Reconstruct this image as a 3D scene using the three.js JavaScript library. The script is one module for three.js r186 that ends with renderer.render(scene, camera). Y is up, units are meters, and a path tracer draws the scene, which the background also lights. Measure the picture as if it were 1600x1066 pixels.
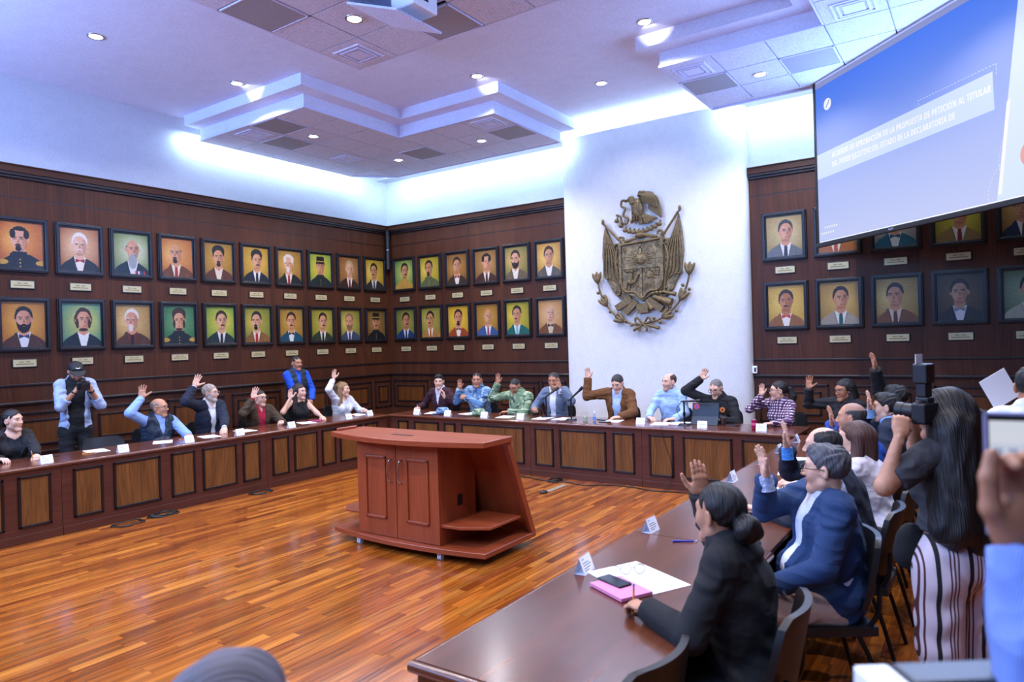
import * as THREE from 'three';
import { mergeGeometries } from 'three/addons/utils/BufferGeometryUtils.js';
import { RoundedBoxGeometry } from 'three/addons/geometries/RoundedBoxGeometry.js';
import { RectAreaLightUniformsLib } from 'three/addons/lights/RectAreaLightUniformsLib.js';
RectAreaLightUniformsLib.init();

// ---------------------------------------------------------------- camera, exposure, large lights
const scene = new THREE.Scene();
scene.background = new THREE.Color(0x000000);
const camera = new THREE.PerspectiveCamera(2 * Math.atan(533 / 1081.5) * 180 / Math.PI, 1600 / 1066, 0.05, 60);
camera.rotation.order = 'YXZ';
camera.position.set(0, 1.9, 0);
camera.rotation.set(-0.0013, 0.6005, -0.029);
camera.focus = 8.5;
camera.userData.fStop = 2.8;
scene.add(camera);
const renderer = new THREE.WebGLRenderer({ antialias: true });
renderer.toneMapping = THREE.LinearToneMapping;
renderer.toneMappingExposure = 1.0;
renderer.shadowMap.enabled = true;

const V = (x, y, z) => new THREE.Vector3(x, y, z);
const WX = -10.268, BZ = -10.5, EX = 1.45, SZ = 2.6, CH = 5.5, LOW = 5.155, MID = 5.345;
const COVE = new THREE.Color(0.58, 0.82, 1.0), LAMP = new THREE.Color(0.9, 0.88, 0.95), DAY_FILL = new THREE.Color(0.25, 0.5, 1.0), BLUE = new THREE.Color(0.26, 0.46, 1.0);
const K = { cove: 22, down: 19.5, screen: 8, screen2: 23, day: 20 };
function areaLight(w, h, color, intensity, at, to) {
  const l = new THREE.RectAreaLight(color, intensity, w, h);
  l.position.copy(at); l.lookAt(to); scene.add(l); return l;
}
// cove strips: gap beside the left wall, gap behind the rear soffits, top of the white column
const STRIPS = [
  { len: 3.5, at: V(-10.1, 5.215, -7.72), dir: V(-0.6, -0.8, 0), k: 1.0 },
  { len: 0.75, at: V(-9.83, 5.215, -9.73), dir: V(-0.45, -0.77, -0.45), k: 1.0, turn: Math.PI / 4 },
  { len: 4.1, at: V(-7.75, 5.215, -10.03), dir: V(0, -0.7, -0.71), k: 1.0 },
  { len: 4.2, at: V(-1.0, 5.215, -10.03), dir: V(0, -0.7, -0.71), k: 1.3 },
  { len: 2.7, at: V(-4.4, 5.29, -10.33), dir: V(0, 1, 0), k: 1.6 },
];
for (const s of STRIPS) areaLight(s.len, 0.06, COVE, K.cove * s.k * 2.2, s.at.clone().addScaledVector(s.dir, 0.012), s.at.clone().addScaledVector(s.dir, 1));
// blue fill from unseen high windows, added to the wall behind the camera
const ADDED_WINS = [-8.4, -5.75, -3.1, -0.45];
for (const x of ADDED_WINS) areaLight(2.1, 0.74, DAY_FILL, K.day, V(x, 4.9, SZ - 0.03), V(x, 4.9, 0));
// projection screen across the back corner; the opposite one is added for blue light
const SC = { x: -1.77, z: -9.8, w: 3.8, y0: 3.07, y1: 5.13 };
const SC2 = { x: -7.2, z: 1.78, w: 3.8 };
const D2 = Math.SQRT1_2;

// ---------------------------------------------------------------- helpers
let seed = 7;
const rnd = () => { seed = (seed * 1664525 + 1013904223) >>> 0; return seed / 4294967296; };
const rr = (a, b) => a + (b - a) * rnd();
const used = new Map();
function numbered(n) { const k = used.get(n) || 0; used.set(n, k + 1); return k ? n + '_' + String(k).padStart(3, '0') : n; }
function shade(o) { o.traverse(m => { if (m.isMesh) { m.castShadow = true; m.receiveShadow = true; } }); return o; }
function tag(o, label, category, group, kind) {
  if (label) o.userData.label = label; if (category) o.userData.category = category;
  if (group) o.userData.group = group; if (kind) o.userData.kind = kind; return o;
}
function thing(name, label, category, group, at = [0, 0, 0], turn = 0) {
  const o = new THREE.Group(); o.name = numbered(name); o.position.set(...at); o.rotation.y = turn; scene.add(o);
  return tag(o, label, category, group);
}
function part(name, geo, mat, parent, label) {
  const m = new THREE.Mesh(Array.isArray(geo) ? join(geo) : geo, mat); m.name = name; parent.add(m);
  m.castShadow = m.receiveShadow = true; if (label) m.userData.label = label; return m;
}
function solo(name, geo, mat, label, category, group, at, turn) {
  const m = part(numbered(name), geo, mat, scene); if (at) m.position.set(...at); if (turn) m.rotation.y = turn;
  return tag(m, label, category, group);
}
function struct(name, geo, mat, parent) {
  const m = part(parent ? name : numbered(name), geo, mat, parent || scene); if (!parent) m.userData.kind = 'structure'; return m;
}
function join(list) {
  const l = list.map(g => { let q = g.index ? g.toNonIndexed() : g; for (const k of Object.keys(q.attributes)) if (!['position', 'normal', 'uv'].includes(k)) q.deleteAttribute(k);
    if (!q.attributes.uv) q.setAttribute('uv', new THREE.BufferAttribute(new Float32Array(q.attributes.position.count * 2), 2)); return q; });
  return l.length === 1 ? l[0] : mergeGeometries(l);
}
// uv in metres; g is the axis the grain runs along
function metre(geo, g = 'y', ox = 0, oy = 0) {
  const p = geo.attributes.position, n = geo.attributes.normal, uv = new Float32Array(p.count * 2);
  for (let i = 0; i < p.count; i++) {
    const c = { x: p.getX(i), y: p.getY(i), z: p.getZ(i) }, a = { x: Math.abs(n.getX(i)), y: Math.abs(n.getY(i)), z: Math.abs(n.getZ(i)) };
    const m = a.x >= a.y && a.x >= a.z ? 'x' : a.y >= a.z ? 'y' : 'z';
    const pl = ['x', 'y', 'z'].filter(k => k !== m); let v = pl.includes(g) ? g : pl[1]; const u = pl.find(k => k !== v);
    uv[i * 2] = c[u] + ox; uv[i * 2 + 1] = c[v] + oy;
  }
  geo.setAttribute('uv', new THREE.BufferAttribute(uv, 2)); return geo;
}
// box by min and max corner
function bx(x0, x1, y0, y1, z0, z1, g = 'y', r = 0, o = 0) {
  const w = x1 - x0, h = y1 - y0, d = z1 - z0;
  const b = r ? new RoundedBoxGeometry(w, h, d, 1, r) : new THREE.BoxGeometry(w, h, d);
  b.translate((x0 + x1) / 2, (y0 + y1) / 2, (z0 + z1) / 2); return metre(b, g, o, o * 1.7);
}
function tube(pts, r, seg = 24, rad = 6, closed = false) { return new THREE.TubeGeometry(new THREE.CatmullRomCurve3(pts.map(p => Array.isArray(p) ? V(...p) : p), closed), seg, r, rad, closed); }
function rod(a, b, r, r2 = r, n = 10) {
  const A = V(...a), B = V(...b), g = new THREE.CylinderGeometry(r2, r, A.distanceTo(B), n); g.translate(0, A.distanceTo(B) / 2, 0);
  g.applyQuaternion(new THREE.Quaternion().setFromUnitVectors(V(0, 1, 0), B.clone().sub(A).normalize())); return g.translate(...a);
}
function prism(pts, depth, bevel = 0) { // pts in xy, extruded to +z
  const s = new THREE.Shape(pts.map(p => new THREE.Vector2(...p)));
  return new THREE.ExtrudeGeometry(s, { depth, bevelEnabled: bevel > 0, bevelSize: bevel, bevelThickness: bevel, bevelSegments: 1, curveSegments: 8 });
}
function slab(pts, y0, y1, bevel = 0) { // pts in xz
  const g = prism(pts.map(p => [p[0], -p[1]]), y1 - y0 - 2 * bevel, bevel); g.rotateX(-Math.PI / 2); g.translate(0, y0 + bevel, 0); return metre(g, 'x');
}
const sphere = (r, x, y, z, sx = 1, sy = 1, sz = 1, n = 12) => new THREE.SphereGeometry(r, n, Math.max(6, n * 0.7 | 0)).scale(sx, sy, sz).translate(x, y, z);

// ---------------------------------------------------------------- textures and materials
const P8 = new Uint8Array(512); { const q = [...Array(256).keys()]; for (let i = 255; i > 0; i--) { const j = rnd() * (i + 1) | 0; [q[i], q[j]] = [q[j], q[i]]; } for (let i = 0; i < 512; i++) P8[i] = q[i & 255]; }
const fade = t => t * t * (3 - 2 * t), lerp = (a, b, t) => a + (b - a) * t;
function vn(x, y, px = 256, py = 256) { // periodic value noise
  const xi = Math.floor(x), yi = Math.floor(y), fx = fade(x - xi), fy = fade(y - yi);
  const h = (a, b) => P8[P8[((a % px) + px) % px & 255] + (((b % py) + py) % py & 255)] / 255;
  return lerp(lerp(h(xi, yi), h(xi + 1, yi), fx), lerp(h(xi, yi + 1), h(xi + 1, yi + 1), fx), fy);
}
function dataTex(w, h, fn, srgb = true, rep) {
  const d = new Uint8Array(w * h * 4);
  for (let j = 0; j < h; j++) for (let i = 0; i < w; i++) { const c = fn(i / w, j / h), o = (j * w + i) * 4; d[o] = Math.max(0, Math.min(255, c[0])); d[o + 1] = Math.max(0, Math.min(255, c[1])); d[o + 2] = Math.max(0, Math.min(255, c[2])); d[o + 3] = 255; }
  const t = new THREE.DataTexture(d, w, h); t.magFilter = THREE.LinearFilter; t.minFilter = THREE.LinearMipmapLinearFilter; t.generateMipmaps = true;
  t.wrapS = t.wrapT = THREE.RepeatWrapping; if (srgb) t.colorSpace = THREE.SRGBColorSpace; if (rep) t.repeat.set(...rep); t.needsUpdate = true; return t;
}
// straight grain along v: dark and light are sRGB triples
function grain(dark, light, fine = 96, wave = 6, size = 512) {
  return dataTex(size, size, (u, v) => {
    const w = vn(u * 4, v * 3, 4, 3) * 0.06 + vn(u * 8 + 3, v * 2, 8, 2) * 0.03;
    let g = vn((u + w) * fine, v * wave, fine, wave) * 0.45 + vn((u + w) * fine * 2, v * wave * 2 + 9, fine * 2, wave * 2) * 0.25 + vn((u + w) * 12, v * 2 + 4, 12, 2) * 0.4;
    g = Math.max(0, Math.min(1, (g - 0.2) * 1.15)); return [0, 1, 2].map(k => lerp(dark[k], light[k], g));
  });
}
function canvasTex(w, h, draw) { const c = document.createElement('canvas'); c.width = w; c.height = h; draw(c.getContext('2d'), w, h); const t = new THREE.CanvasTexture(c); t.colorSpace = THREE.SRGBColorSpace; t.anisotropy = 4; return t; }
const std = (color, roughness = 0.7, o = {}) => new THREE.MeshStandardMaterial({ color, roughness, ...o });
const phys = (color, roughness, o = {}) => new THREE.MeshPhysicalMaterial({ color, roughness, ...o });
const withRep = (t, x, y) => { const c = t.clone(); c.repeat.set(x, y); c.needsUpdate = true; return c; };
const plaster = dataTex(256, 256, (u, v) => { const n = 236 + 14 * vn(u * 64, v * 64, 64, 64) + 5 * vn(u * 8, v * 8, 8, 8); return [n, n, n]; });
const speck = dataTex(256, 256, (u, v) => { let n = 205 + 50 * vn(u * 90, v * 90, 90, 90); if (vn(u * 128 + 40, v * 128, 128, 128) > 0.9) n -= 55; return [n, n, n]; });
const T = {
  wall: grain([62, 32, 18], [106, 60, 34], 128, 5), desk: grain([72, 36, 26], [100, 54, 38], 128, 5), inset: grain([92, 56, 24], [146, 98, 48], 96, 7),
  top: grain([78, 40, 24], [112, 60, 38], 64, 5), pod: grain([120, 50, 24], [154, 72, 38], 140, 6), floor: grain([150, 130, 110], [255, 250, 240], 40, 3),
};
const patina = dataTex(256, 256, (u, v) => { const n = 0.5 * vn(u * 24, v * 24, 24, 24) + 0.3 * vn(u * 60, v * 60, 60, 60) + 0.3 * vn(u * 7, v * 7, 7, 7), k = Math.max(0, Math.min(1, n * 1.6 - 0.35)); return [lerp(74, 142, k), lerp(60, 120, k), lerp(36, 80, k)]; });
const M = {
  white: std(0xd3d7e1, 0.85, { map: withRep(plaster, 1.5, 1.5) }), column: std(0xdededf, 0.7, { map: withRep(plaster, 1.5, 1.5) }),
  wall: phys(0xdedad8, 0.46, { specularIntensity: 0.55, map: withRep(T.wall, 0.9, 0.5) }), wall2: phys(0xcdc4be, 0.46, { specularIntensity: 0.55, map: withRep(T.wall, 0.8, 0.45) }),
  dark: std(0x1d1214, 0.35), frame: std(0x150f12, 0.32), desk: phys(0xf2eeee, 0.4, { specularIntensity: 0.7, map: withRep(T.desk, 0.9, 0.5) }), inset: phys(0xe6e0da, 0.42, { specularIntensity: 0.6, map: withRep(T.inset, 1.1, 0.8) }),
  inset2: phys(0xbfaa98, 0.44, { specularIntensity: 0.6, map: withRep(T.inset, 1.4, 0.7) }),
  top: phys(0xffffff, 0.24, { map: withRep(T.top, 0.8, 0.4), bumpMap: withRep(T.top, 0.5, 0.2), bumpScale: 0.0006, clearcoat: 0.4, clearcoatRoughness: 0.16 }), pod: phys(0xffffff, 0.36, { map: withRep(T.pod, 1, 0.6) }),
  tile: std(0xe8e9ff, 0.95, { map: withRep(speck, 1.6, 1.6) }), ceil: std(0xe4e9ff, 0.92, { map: withRep(plaster, 1, 1) }), bar: std(0xd6d8f4, 0.6),
  grille: std(0xa29fa6, 0.8, { map: withRep(plaster, 3, 3) }), black: std(0x0c0c0f, 0.5), plastic: std(0x15161a, 0.45), steel: std(0xb9bcc4, 0.25, { metalness: 1 }), darkSteel: std(0x1b1c20, 0.4, { metalness: 0.6 }),
  brass: std(0xb8a878, 0.4, { metalness: 0.7 }), paper: std(0xf2f2f4, 0.8), white2: std(0xf4f4f6, 0.45), lampOn: std(0xffffff, 0.5, { emissive: new THREE.Color(1, 0.96, 0.94), emissiveIntensity: 3 }),
  stripOn: std(0xffffff, 0.5, { emissive: COVE, emissiveIntensity: 2 }), added_pane: std(0x8899bb, 0.1, { emissive: DAY_FILL, emissiveIntensity: 1.2 }), bronze: std(0xffffff, 0.48, { metalness: 0.4, map: withRep(patina, 1.4, 1.4), bumpMap: withRep(patina, 1.4, 1.4), bumpScale: 0.006 }), glass: phys(0xffffff, 0.02, { transmission: 1, thickness: 0, ior: 1.45 }),
};
// ---------------------------------------------------------------- floor of single boards
{
  const fl = struct('floor', bx(WX - 0.2, EX + 0.2, -0.2, -0.012, BZ - 0.2, SZ + 0.2), std(0x2a150a, 0.8));
  const fm = phys(0xffffff, 0.2, { map: withRep(T.floor, 1.3, 0.8), vertexColors: true, clearcoat: 0.5, clearcoatRoughness: 0.12 });
  const tones = [[168, 92, 36], [182, 104, 42], [196, 118, 50], [160, 82, 32], [150, 74, 30], [206, 132, 62], [128, 60, 26], [176, 98, 40], [188, 108, 44], [104, 48, 24]].map(c => new THREE.Color().setRGB(c[0] / 255, c[1] / 255, c[2] / 255, THREE.SRGBColorSpace));
  const W = 0.0765, all = [];
  const fwd = V(0, 0, -1).applyEuler(camera.rotation), right = V(1, 0, 0).applyEuler(camera.rotation), up = V(0, 1, 0).applyEuler(camera.rotation);
  for (let x = WX; x < EX; x += W) {
    let z = BZ - rr(0, 0.7);
    while (z < SZ) {
      const L = rr(0.4, 1.05), z0 = Math.max(z, BZ), z1 = Math.min(z + L, SZ); z += L; if (z1 - z0 < 0.04) continue;
      const g = bx(x + 0.0006, Math.min(x + W, EX) - 0.0006, -0.014, rr(-0.0005, 0.0002), z0 + 0.0008, z1 - 0.0008, 'z', 0, rr(0, 3));
      const t = tones[rnd() * rnd() * 10 | 0].clone().lerp(tones[rnd() * 10 | 0], 0.45).multiplyScalar(rr(1.12, 1.48)); t.g *= 1.08; t.b *= 0.92; const c = new Float32Array(24 * 3); for (let i = 0; i < 24; i++) c.set([t.r, t.g, t.b], i * 3);
      g.setAttribute('color', new THREE.BufferAttribute(c, 3));
      const p = V(x, 0, (z0 + z1) / 2).sub(camera.position), d = p.dot(fwd), sx = p.dot(right) / d, sy = p.dot(up) / d;
      const open = d > 0.3 && Math.abs(sx) < 0.76 && Math.abs(sy) < 0.5 && x > -7.95 && z0 > -8.05 && !(x > -1.75 && x < -0.95) && !(x > -5.4 && x < -3.4 && z0 > -5.7 && z0 < -4.5);
      all.push({ g, s: open ? (z1 - z0) / (d * d * d) : 0 });
    }
  }
  all.sort((a, b) => b.s - a.s);
  all.slice(0, 300).forEach((a, i) => part(i ? 'floor_board_' + String(i).padStart(3, '0') : 'floor_board', a.g, fm, fl));
  const rest = new THREE.Mesh(mergeGeometries(all.slice(300).map(a => a.g)), fm); rest.name = 'floor_boards'; rest.userData.kind = 'stuff'; rest.castShadow = rest.receiveShadow = true; fl.add(rest);
}
// ---------------------------------------------------------------- walls: white plaster, timber cladding, mouldings, wainscot
// clad() builds on a wall lying in local x (along) and y, its face looking to +z
function clad(wall, at, turn, x0, x1, seams, panels) {
  const o = wall, add = (n, g, m, p = o) => { const k = part(n, g, m, p); if (p === o) { k.position.set(...at); k.rotation.y = turn; } return k; };
  const cuts = [x0, ...seams, x1];
  for (let i = 0; i < cuts.length - 1; i++) {
    const a = cuts[i] + 0.001, b = cuts[i + 1] - 0.001, m = i % 2 ? M.wall2 : M.wall, q = rr(0, 2);
    add('veneer_board', bx(a, b, 3.92, 4.17, 0, 0.03, 'y', 0, q), m);
    add('veneer_board', bx(a, b, 1.515, 3.905, 0, 0.03, 'y', 0, q), m);
    add('veneer_board', bx(a, b, 1.285, 1.495, 0, 0.03, 'y', 0, q), m);
    add('veneer_board', bx(a, b, 0.1, 1.25, 0, 0.028, 'y', 0, q), m);
  }
  add('cladding_backing', bx(x0, x1, 0.1, 4.3, 0, 0.018, 'x'), M.dark);
  add('cornice', [bx(x0, x1, 4.23, 4.332, 0, 0.1, 'x', 0.006), bx(x0, x1, 4.315, 4.332, 0, 0.115, 'x', 0.004)], M.wall2);
  add('cornice_moulding', [bx(x0, x1, 4.195, 4.235, 0, 0.085, 'x', 0.006), bx(x0, x1, 4.16, 4.2, 0, 0.06, 'x', 0.008)], M.dark);
  add('groove_bead', bx(x0, x1, 3.903, 3.921, 0, 0.026, 'x'), M.dark);
  add('dado_rail', bx(x0, x1, 1.49, 1.518, 0, 0.046, 'x', 0.006), M.dark);
  add('dado_rail', [bx(x0, x1, 1.247, 1.29, 0, 0.062, 'x', 0.01), bx(x0, x1, 1.262, 1.278, 0, 0.07, 'x', 0.005)], M.dark);
  add('baseboard', bx(x0, x1, 0, 0.11, 0, 0.045, 'x', 0.006), M.desk);
  for (const [c, w] of panels) {
    const a = c - w / 2, b = c + w / 2, iw = 0.125;
    const f = (x, X, y, Y, t, d) => [bx(x, X, Y - t, Y, 0.02, d, 'x', 0.004), bx(x, X, y, y + t, 0.02, d, 'x', 0.004), bx(x, x + t, y, Y, 0.02, d, 'y', 0.004), bx(X - t, X, y, Y, 0.02, d, 'y', 0.004)];
    const p = add('wainscot_frame', join([...f(a, b, 0.6, 1.15, 0.03, 0.045), ...f(a + iw - 0.02, b - iw + 0.02, 0.71, 1.045, 0.025, 0.05)]), M.dark);
    part('wainscot_inset', bx(a + iw, b - iw, 0.72, 1.035, 0.028, 0.04, 'y', 0, c), M.inset2, p);
  }
}
const seq = (a, b, n) => { const o = []; for (let i = 1; i < n; i++) o.push(a + (b - a) * i / n); return o; };
{
  const left = struct('wall_left', bx(WX - 0.2, WX, 0, 5.8, BZ - 0.2, SZ + 0.2), M.white);
  // local x = -world z for a wall that looks to +x (turned by +90 degrees)
  const lp = [[10.215, 0.47]]; for (let k = 0; k < 10; k++) lp.push([9.42 - k * 1.09, 0.95]);
  clad(left, [WX, 0, 0], Math.PI / 2, -SZ, -BZ - 0.03, seq(-SZ, -BZ, 11).map(v => v + 0.05), lp);
  const back = struct('wall_back', bx(WX - 0.2, EX + 0.2, 0, 5.8, BZ - 0.2, BZ), M.white);
  clad(back, [0, 0, BZ], 0, WX + 0.03, -5.955, seq(WX, -5.95, 4), [[-9.7, 0.95], [-8.62, 0.95], [-7.85, 0.5], [-7.08, 0.95], [-6.3, 0.5]]);
  clad(back, [0, 0, BZ], 0, -2.845, EX - 0.03, seq(-2.84, EX, 4), [[-2.3, 0.95], [-1.2, 0.95], [-0.1, 0.95], [0.95, 0.95]]);
  // white convex pier between the two clad stretches
  const pr = []; const cx = -4.4, hw = 1.55; for (let i = 0; i <= 40; i++) { const t = i / 40 * Math.PI; const c = Math.cos(t), s = Math.sin(t); pr.push([cx - hw * Math.sign(c) * Math.pow(Math.abs(c), 0.45), BZ + 0.3 * Math.pow(s, 0.55)]); }
  pr.push([cx + hw, BZ - 0.05], [cx - hw, BZ - 0.05]);
  const pg = slab(pr, 0, 5.27); const pm = struct('pier', pg, M.column, back); 
  part('beam', [bx(WX, -5.9, 5.25, 5.6, BZ, -10.23), bx(-2.9, EX, 5.25, 5.6, BZ, -10.23)], M.white, back);
  struct('wall_right', bx(EX, EX + 0.2, 0, 5.8, BZ - 0.2, SZ + 0.2), M.white);
  clad(scene.getObjectByName('wall_right'), [EX, 0, 0], -Math.PI / 2, BZ + 0.03, SZ, seq(BZ, SZ, 11), []);
  struct('wall_front', bx(WX - 0.2, EX + 0.2, 0, 5.8, SZ, SZ + 0.2), M.white);
  clad(scene.getObjectByName('wall_front'), [0, 0, SZ], Math.PI, -EX, -WX, seq(-EX, -WX, 9), []);
}
ADDED_WINS.forEach((x, i) => {  // unseen windows with glowing panes, added to send blue onto ceiling and fascias
  const w = struct('window_' + (i + 1), [bx(x - 1.12, x + 1.12, 5.27, 5.33, SZ - 0.06, SZ), bx(x - 1.12, x + 1.12, 4.47, 4.53, SZ - 0.06, SZ), bx(x - 1.12, x - 1.06, 4.47, 5.33, SZ - 0.06, SZ), bx(x + 1.06, x + 1.12, 4.47, 5.33, SZ - 0.06, SZ), bx(x - 0.02, x + 0.02, 4.5, 5.3, SZ - 0.05, SZ)], M.white2);
  for (const s of [-1, 1]) part('added_pane', bx(x + (s < 0 ? -1.06 : 0.02), x + (s < 0 ? -0.02 : 1.06), 4.53, 5.27, SZ - 0.02, SZ - 0.012), M.added_pane, w);
});
// ---------------------------------------------------------------- ceiling: plaster field, stepped soffits with lay-in tiles
const ceiling = struct('ceiling', bx(WX - 0.2, EX + 0.2, CH, CH + 0.2, BZ - 0.2, SZ + 0.2), M.ceil);
const TS = 0.617;
function soffit(upper, lower, ox, oz, cells, skip) {
  const s = part('soffit', join([slab(upper, MID, CH + 0.01), slab(lower, LOW + 0.03, MID + 0.001)]), M.ceil, ceiling);
  const edge = []; for (let i = 0; i < lower.length; i++) { const a = lower[i], b = lower[(i + 1) % lower.length], v = V(b[0] - a[0], 0, b[1] - a[1]), L = v.length(); const g = new THREE.BoxGeometry(L + 0.02, 0.034, 0.024); g.rotateY(-Math.atan2(v.z, v.x)); g.translate((a[0] + b[0]) / 2, LOW + 0.017, (a[1] + b[1]) / 2); edge.push(g); }
  part('edge_trim', edge, M.bar, s);
  for (const [i, j] of cells) {
    if (skip && skip(i, j)) continue;
    const x = ox + i * TS, z = oz - j * TS;
    part('ceiling_tile', bx(x + 0.008, x + TS - 0.008, LOW + 0.0, LOW + 0.031, z - TS + 0.008, z - 0.008, 'z', 0, rr(0, 3)), M.tile, s);
  }
  return s;
}
const cellsIn = (i0, i1, j0, j1) => { const o = []; for (let i = i0; i <= i1; i++) for (let j = j0; j <= j1; j++) o.push([i, j]); return o; };
soffit([[-10.1, -6.0], [-7.35, -6.0], [-7.35, -7.87], [-5.5, -7.87], [-5.5, -10.06], [-9.45, -10.06], [-10.1, -9.4]],
  [[-10.07, -6.24], [-7.6, -6.24], [-7.6, -8.1], [-5.75, -8.1], [-5.75, -10.0], [-9.48, -10.0], [-10.07, -9.38]], -7.6, -6.24, [...cellsIn(-4, -1, 0, 5), ...cellsIn(0, 2, 3, 5)], (i, j) => i === -4 && j === 5);
soffit([[-3.4, -7.77], [-1.6, -7.77], [-1.6, -5.98], [1.25, -5.98], [1.25, -10.06], [-3.4, -10.06]],
  [[-3.2, -8.02], [-1.35, -8.02], [-1.35, -6.24], [1.2, -6.24], [1.2, -10.0], [-3.2, -10.0]], -3.2, -8.02, [...cellsIn(0, 6, 0, 2), ...cellsIn(3, 6, -3, -1)]);
soffit([[-5.5, -6.0], [-3.4, -6.0], [-3.4, 0.0], [-5.5, 0.0]], [[-6.04, -5.8], [-2.94, -5.8], [-2.94, -0.24], [-6.04, -0.24]], -6.04, -5.8, cellsIn(0, 4, -9, -1), (i, j) => i === 2 && j === -2);
// mirrored soffit over the near left corner, out of the picture to the left
for (const [a, b] of [[WX, -9.0]]) part('soffit', slab([[a + 0.3, -0.6], [b, -0.6], [b, 2.2], [a + 0.3, 2.2]], LOW, CH + 0.01), M.ceil, ceiling);

// ceiling fittings: each a thing of its own
function downlight(x, z, y, label, k = 1, tilt) {
  const o = thing('downlight', label, 'downlight', 'recessed ceiling downlights', [x, y, z]);
  part('trim_ring', new THREE.TorusGeometry(0.083, 0.011, 8, 28).rotateX(Math.PI / 2), M.steel, o);
  part('reflector', new THREE.LatheGeometry([[0.082, 0], [0.076, 0.006], [0.06, 0.03]].map(p => new THREE.Vector2(...p)), 24).translate(0, -0.004, 0), M.white2, o);
  part('lamp', new THREE.CylinderGeometry(0.058, 0.066, 0.012, 24).translate(0, -0.004, 0), M.lampOn, o);
  const s = new THREE.SpotLight(LAMP, K.down * k, 0, 1.22, 0.35, 2); s.position.set(x, y - 0.035, z); s.target.position.set(x, 0, z); s.castShadow = true; s.shadow.radius = 2.2; s.shadow.mapSize.set(512, 512);
  scene.add(s, s.target);
  if (tilt) { const a = new THREE.SpotLight(LAMP, tilt, 0, 0.72, 0.15, 2); a.position.set(x, y - 0.022, z - 0.02); a.target.position.set(x, y + 0.2, z - 1); a.castShadow = true; scene.add(a, a.target); } // second beam added to this lamp for the scallop on the fascia
}
const DL = [
  [-8.29, -3.89, CH, 'recessed downlight in the flat ceiling nearest the top left corner'], [-8.32, -5.71, CH, 'recessed downlight just before the left soffit, lighting its fascia', 0.9, 0.5],
  [-5.62, -7.55, CH, 'recessed downlight before the middle step of the left soffit', 0.7, 0.5], [-4.41, -8.86, CH, 'recessed downlight in the ceiling bay in front of the white pier', 0.35],
  [-3.14, -7.46, CH, 'recessed downlight before the corner of the right soffit', 0.7, 0.5], [-8.54, -7.18, LOW, 'round downlight set in a tile between the two dark left soffit grilles'],
  [-8.52, -9.05, LOW, 'round downlight near the back corner of the left soffit'], [-6.69, -9.06, LOW, 'round downlight in the right arm of the left soffit'],
  [-2.27, -9.01, LOW, 'round downlight in the right soffit beside the projection screen'], [-5.13, -4.87, LOW, 'bright downlight in the middle ceiling panel beside the projector flap'],
];
for (const d of DL) downlight(...d);
for (const [x, z, y, w] of [[-0.65, -3.89, CH, 'above the man in the blue suit'], [-0.62, -5.6, CH, 'above the woman in the white blouse'], [-0.42, -7.18, LOW, 'behind the projection screen edge'], [-8.3, -1.9, CH, 'over the near end of the left desk'], [-0.65, -1.9, CH, 'over the near end of the right desk'], [-3.9, -2.4, LOW, 'in the middle panel, right of its pair'], [-5.13, -2.4, LOW, 'in the middle panel, left of its pair'], [-7.0, 1.2, CH, 'by the near wall on the left'], [-4.4, 1.2, CH, 'by the near wall in the middle'], [-1.6, 1.2, CH, 'by the near wall on the right']])
  downlight(x, z, y, 'recessed downlight out of view ' + w);
function diffuser(x, z, label) {
  const o = thing('air_diffuser', label, 'air vent', 'square ceiling air diffusers', [x, LOW, z]);
  const ring = (a, b, y0, y1) => [bx(-a, a, y0, y1, -a, -b), bx(-a, a, y0, y1, b, a), bx(-a, -b, y0, y1, -b, b), bx(b, a, y0, y1, -b, b)];
  part('rim', ring(0.2, 0.175, -0.012, 0), M.bar, o); part('blade', ring(0.15, 0.125, -0.016, -0.002), M.bar, o); part('core', bx(-0.1, 0.1, -0.014, -0.004, -0.1, 0.1), M.bar, o);
}
diffuser(-9.15, -6.55, 'square diffuser at the front of the left soffit'); diffuser(-9.15, -8.4, 'square diffuser near the back of the left soffit'); diffuser(-6.06, -8.4, 'square diffuser at the right tip of the left soffit');
diffuser(-5.73, -5.49, 'square diffuser in the corner of the middle ceiling panel'); diffuser(-2.9, -8.36, 'square diffuser at the front corner of the right soffit'); diffuser(-1.02, -7.75, 'square diffuser above the projection screen');
function grilleAt(x, z, label) {
  const o = thing('return_grille', label, 'air vent', 'dusty return air grilles', [x, LOW - 0.003, z]);
  part('mesh_panel', bx(-0.298, 0.298, -0.001, 0.004, -0.298, 0.298), M.grille, o);
  const f = 0.3, t = 0.014; part('rim', [bx(-f, f, -0.005, 0.003, -f, -f + t), bx(-f, f, -0.005, 0.003, f - t, f), bx(-f, -f + t, -0.005, 0.003, -f, f), bx(f - t, f, -0.005, 0.003, -f, f)], M.bar, o);
}
grilleAt(-8.525, -6.55, 'grey return grille at the front edge of the left soffit'); grilleAt(-9.14, -7.17, 'stained grey return grille behind the front one of the left soffit'); grilleAt(-7.91, -9.02, 'stained grey return grille in the back of the left soffit');
grilleAt(-6.06, -9.02, 'grey return grille at the right end of the left soffit'); grilleAt(-5.73, -4.26, 'grey return grille in the middle ceiling panel at the top left'); grilleAt(-4.5, -5.49, 'brownish grey return grille behind the projector flap');
grilleAt(-2.89, -8.95, 'grey return grille at the left end of the right soffit'); grilleAt(-1.66, -8.95, 'grey return grille in the right soffit next to the screen');
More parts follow.
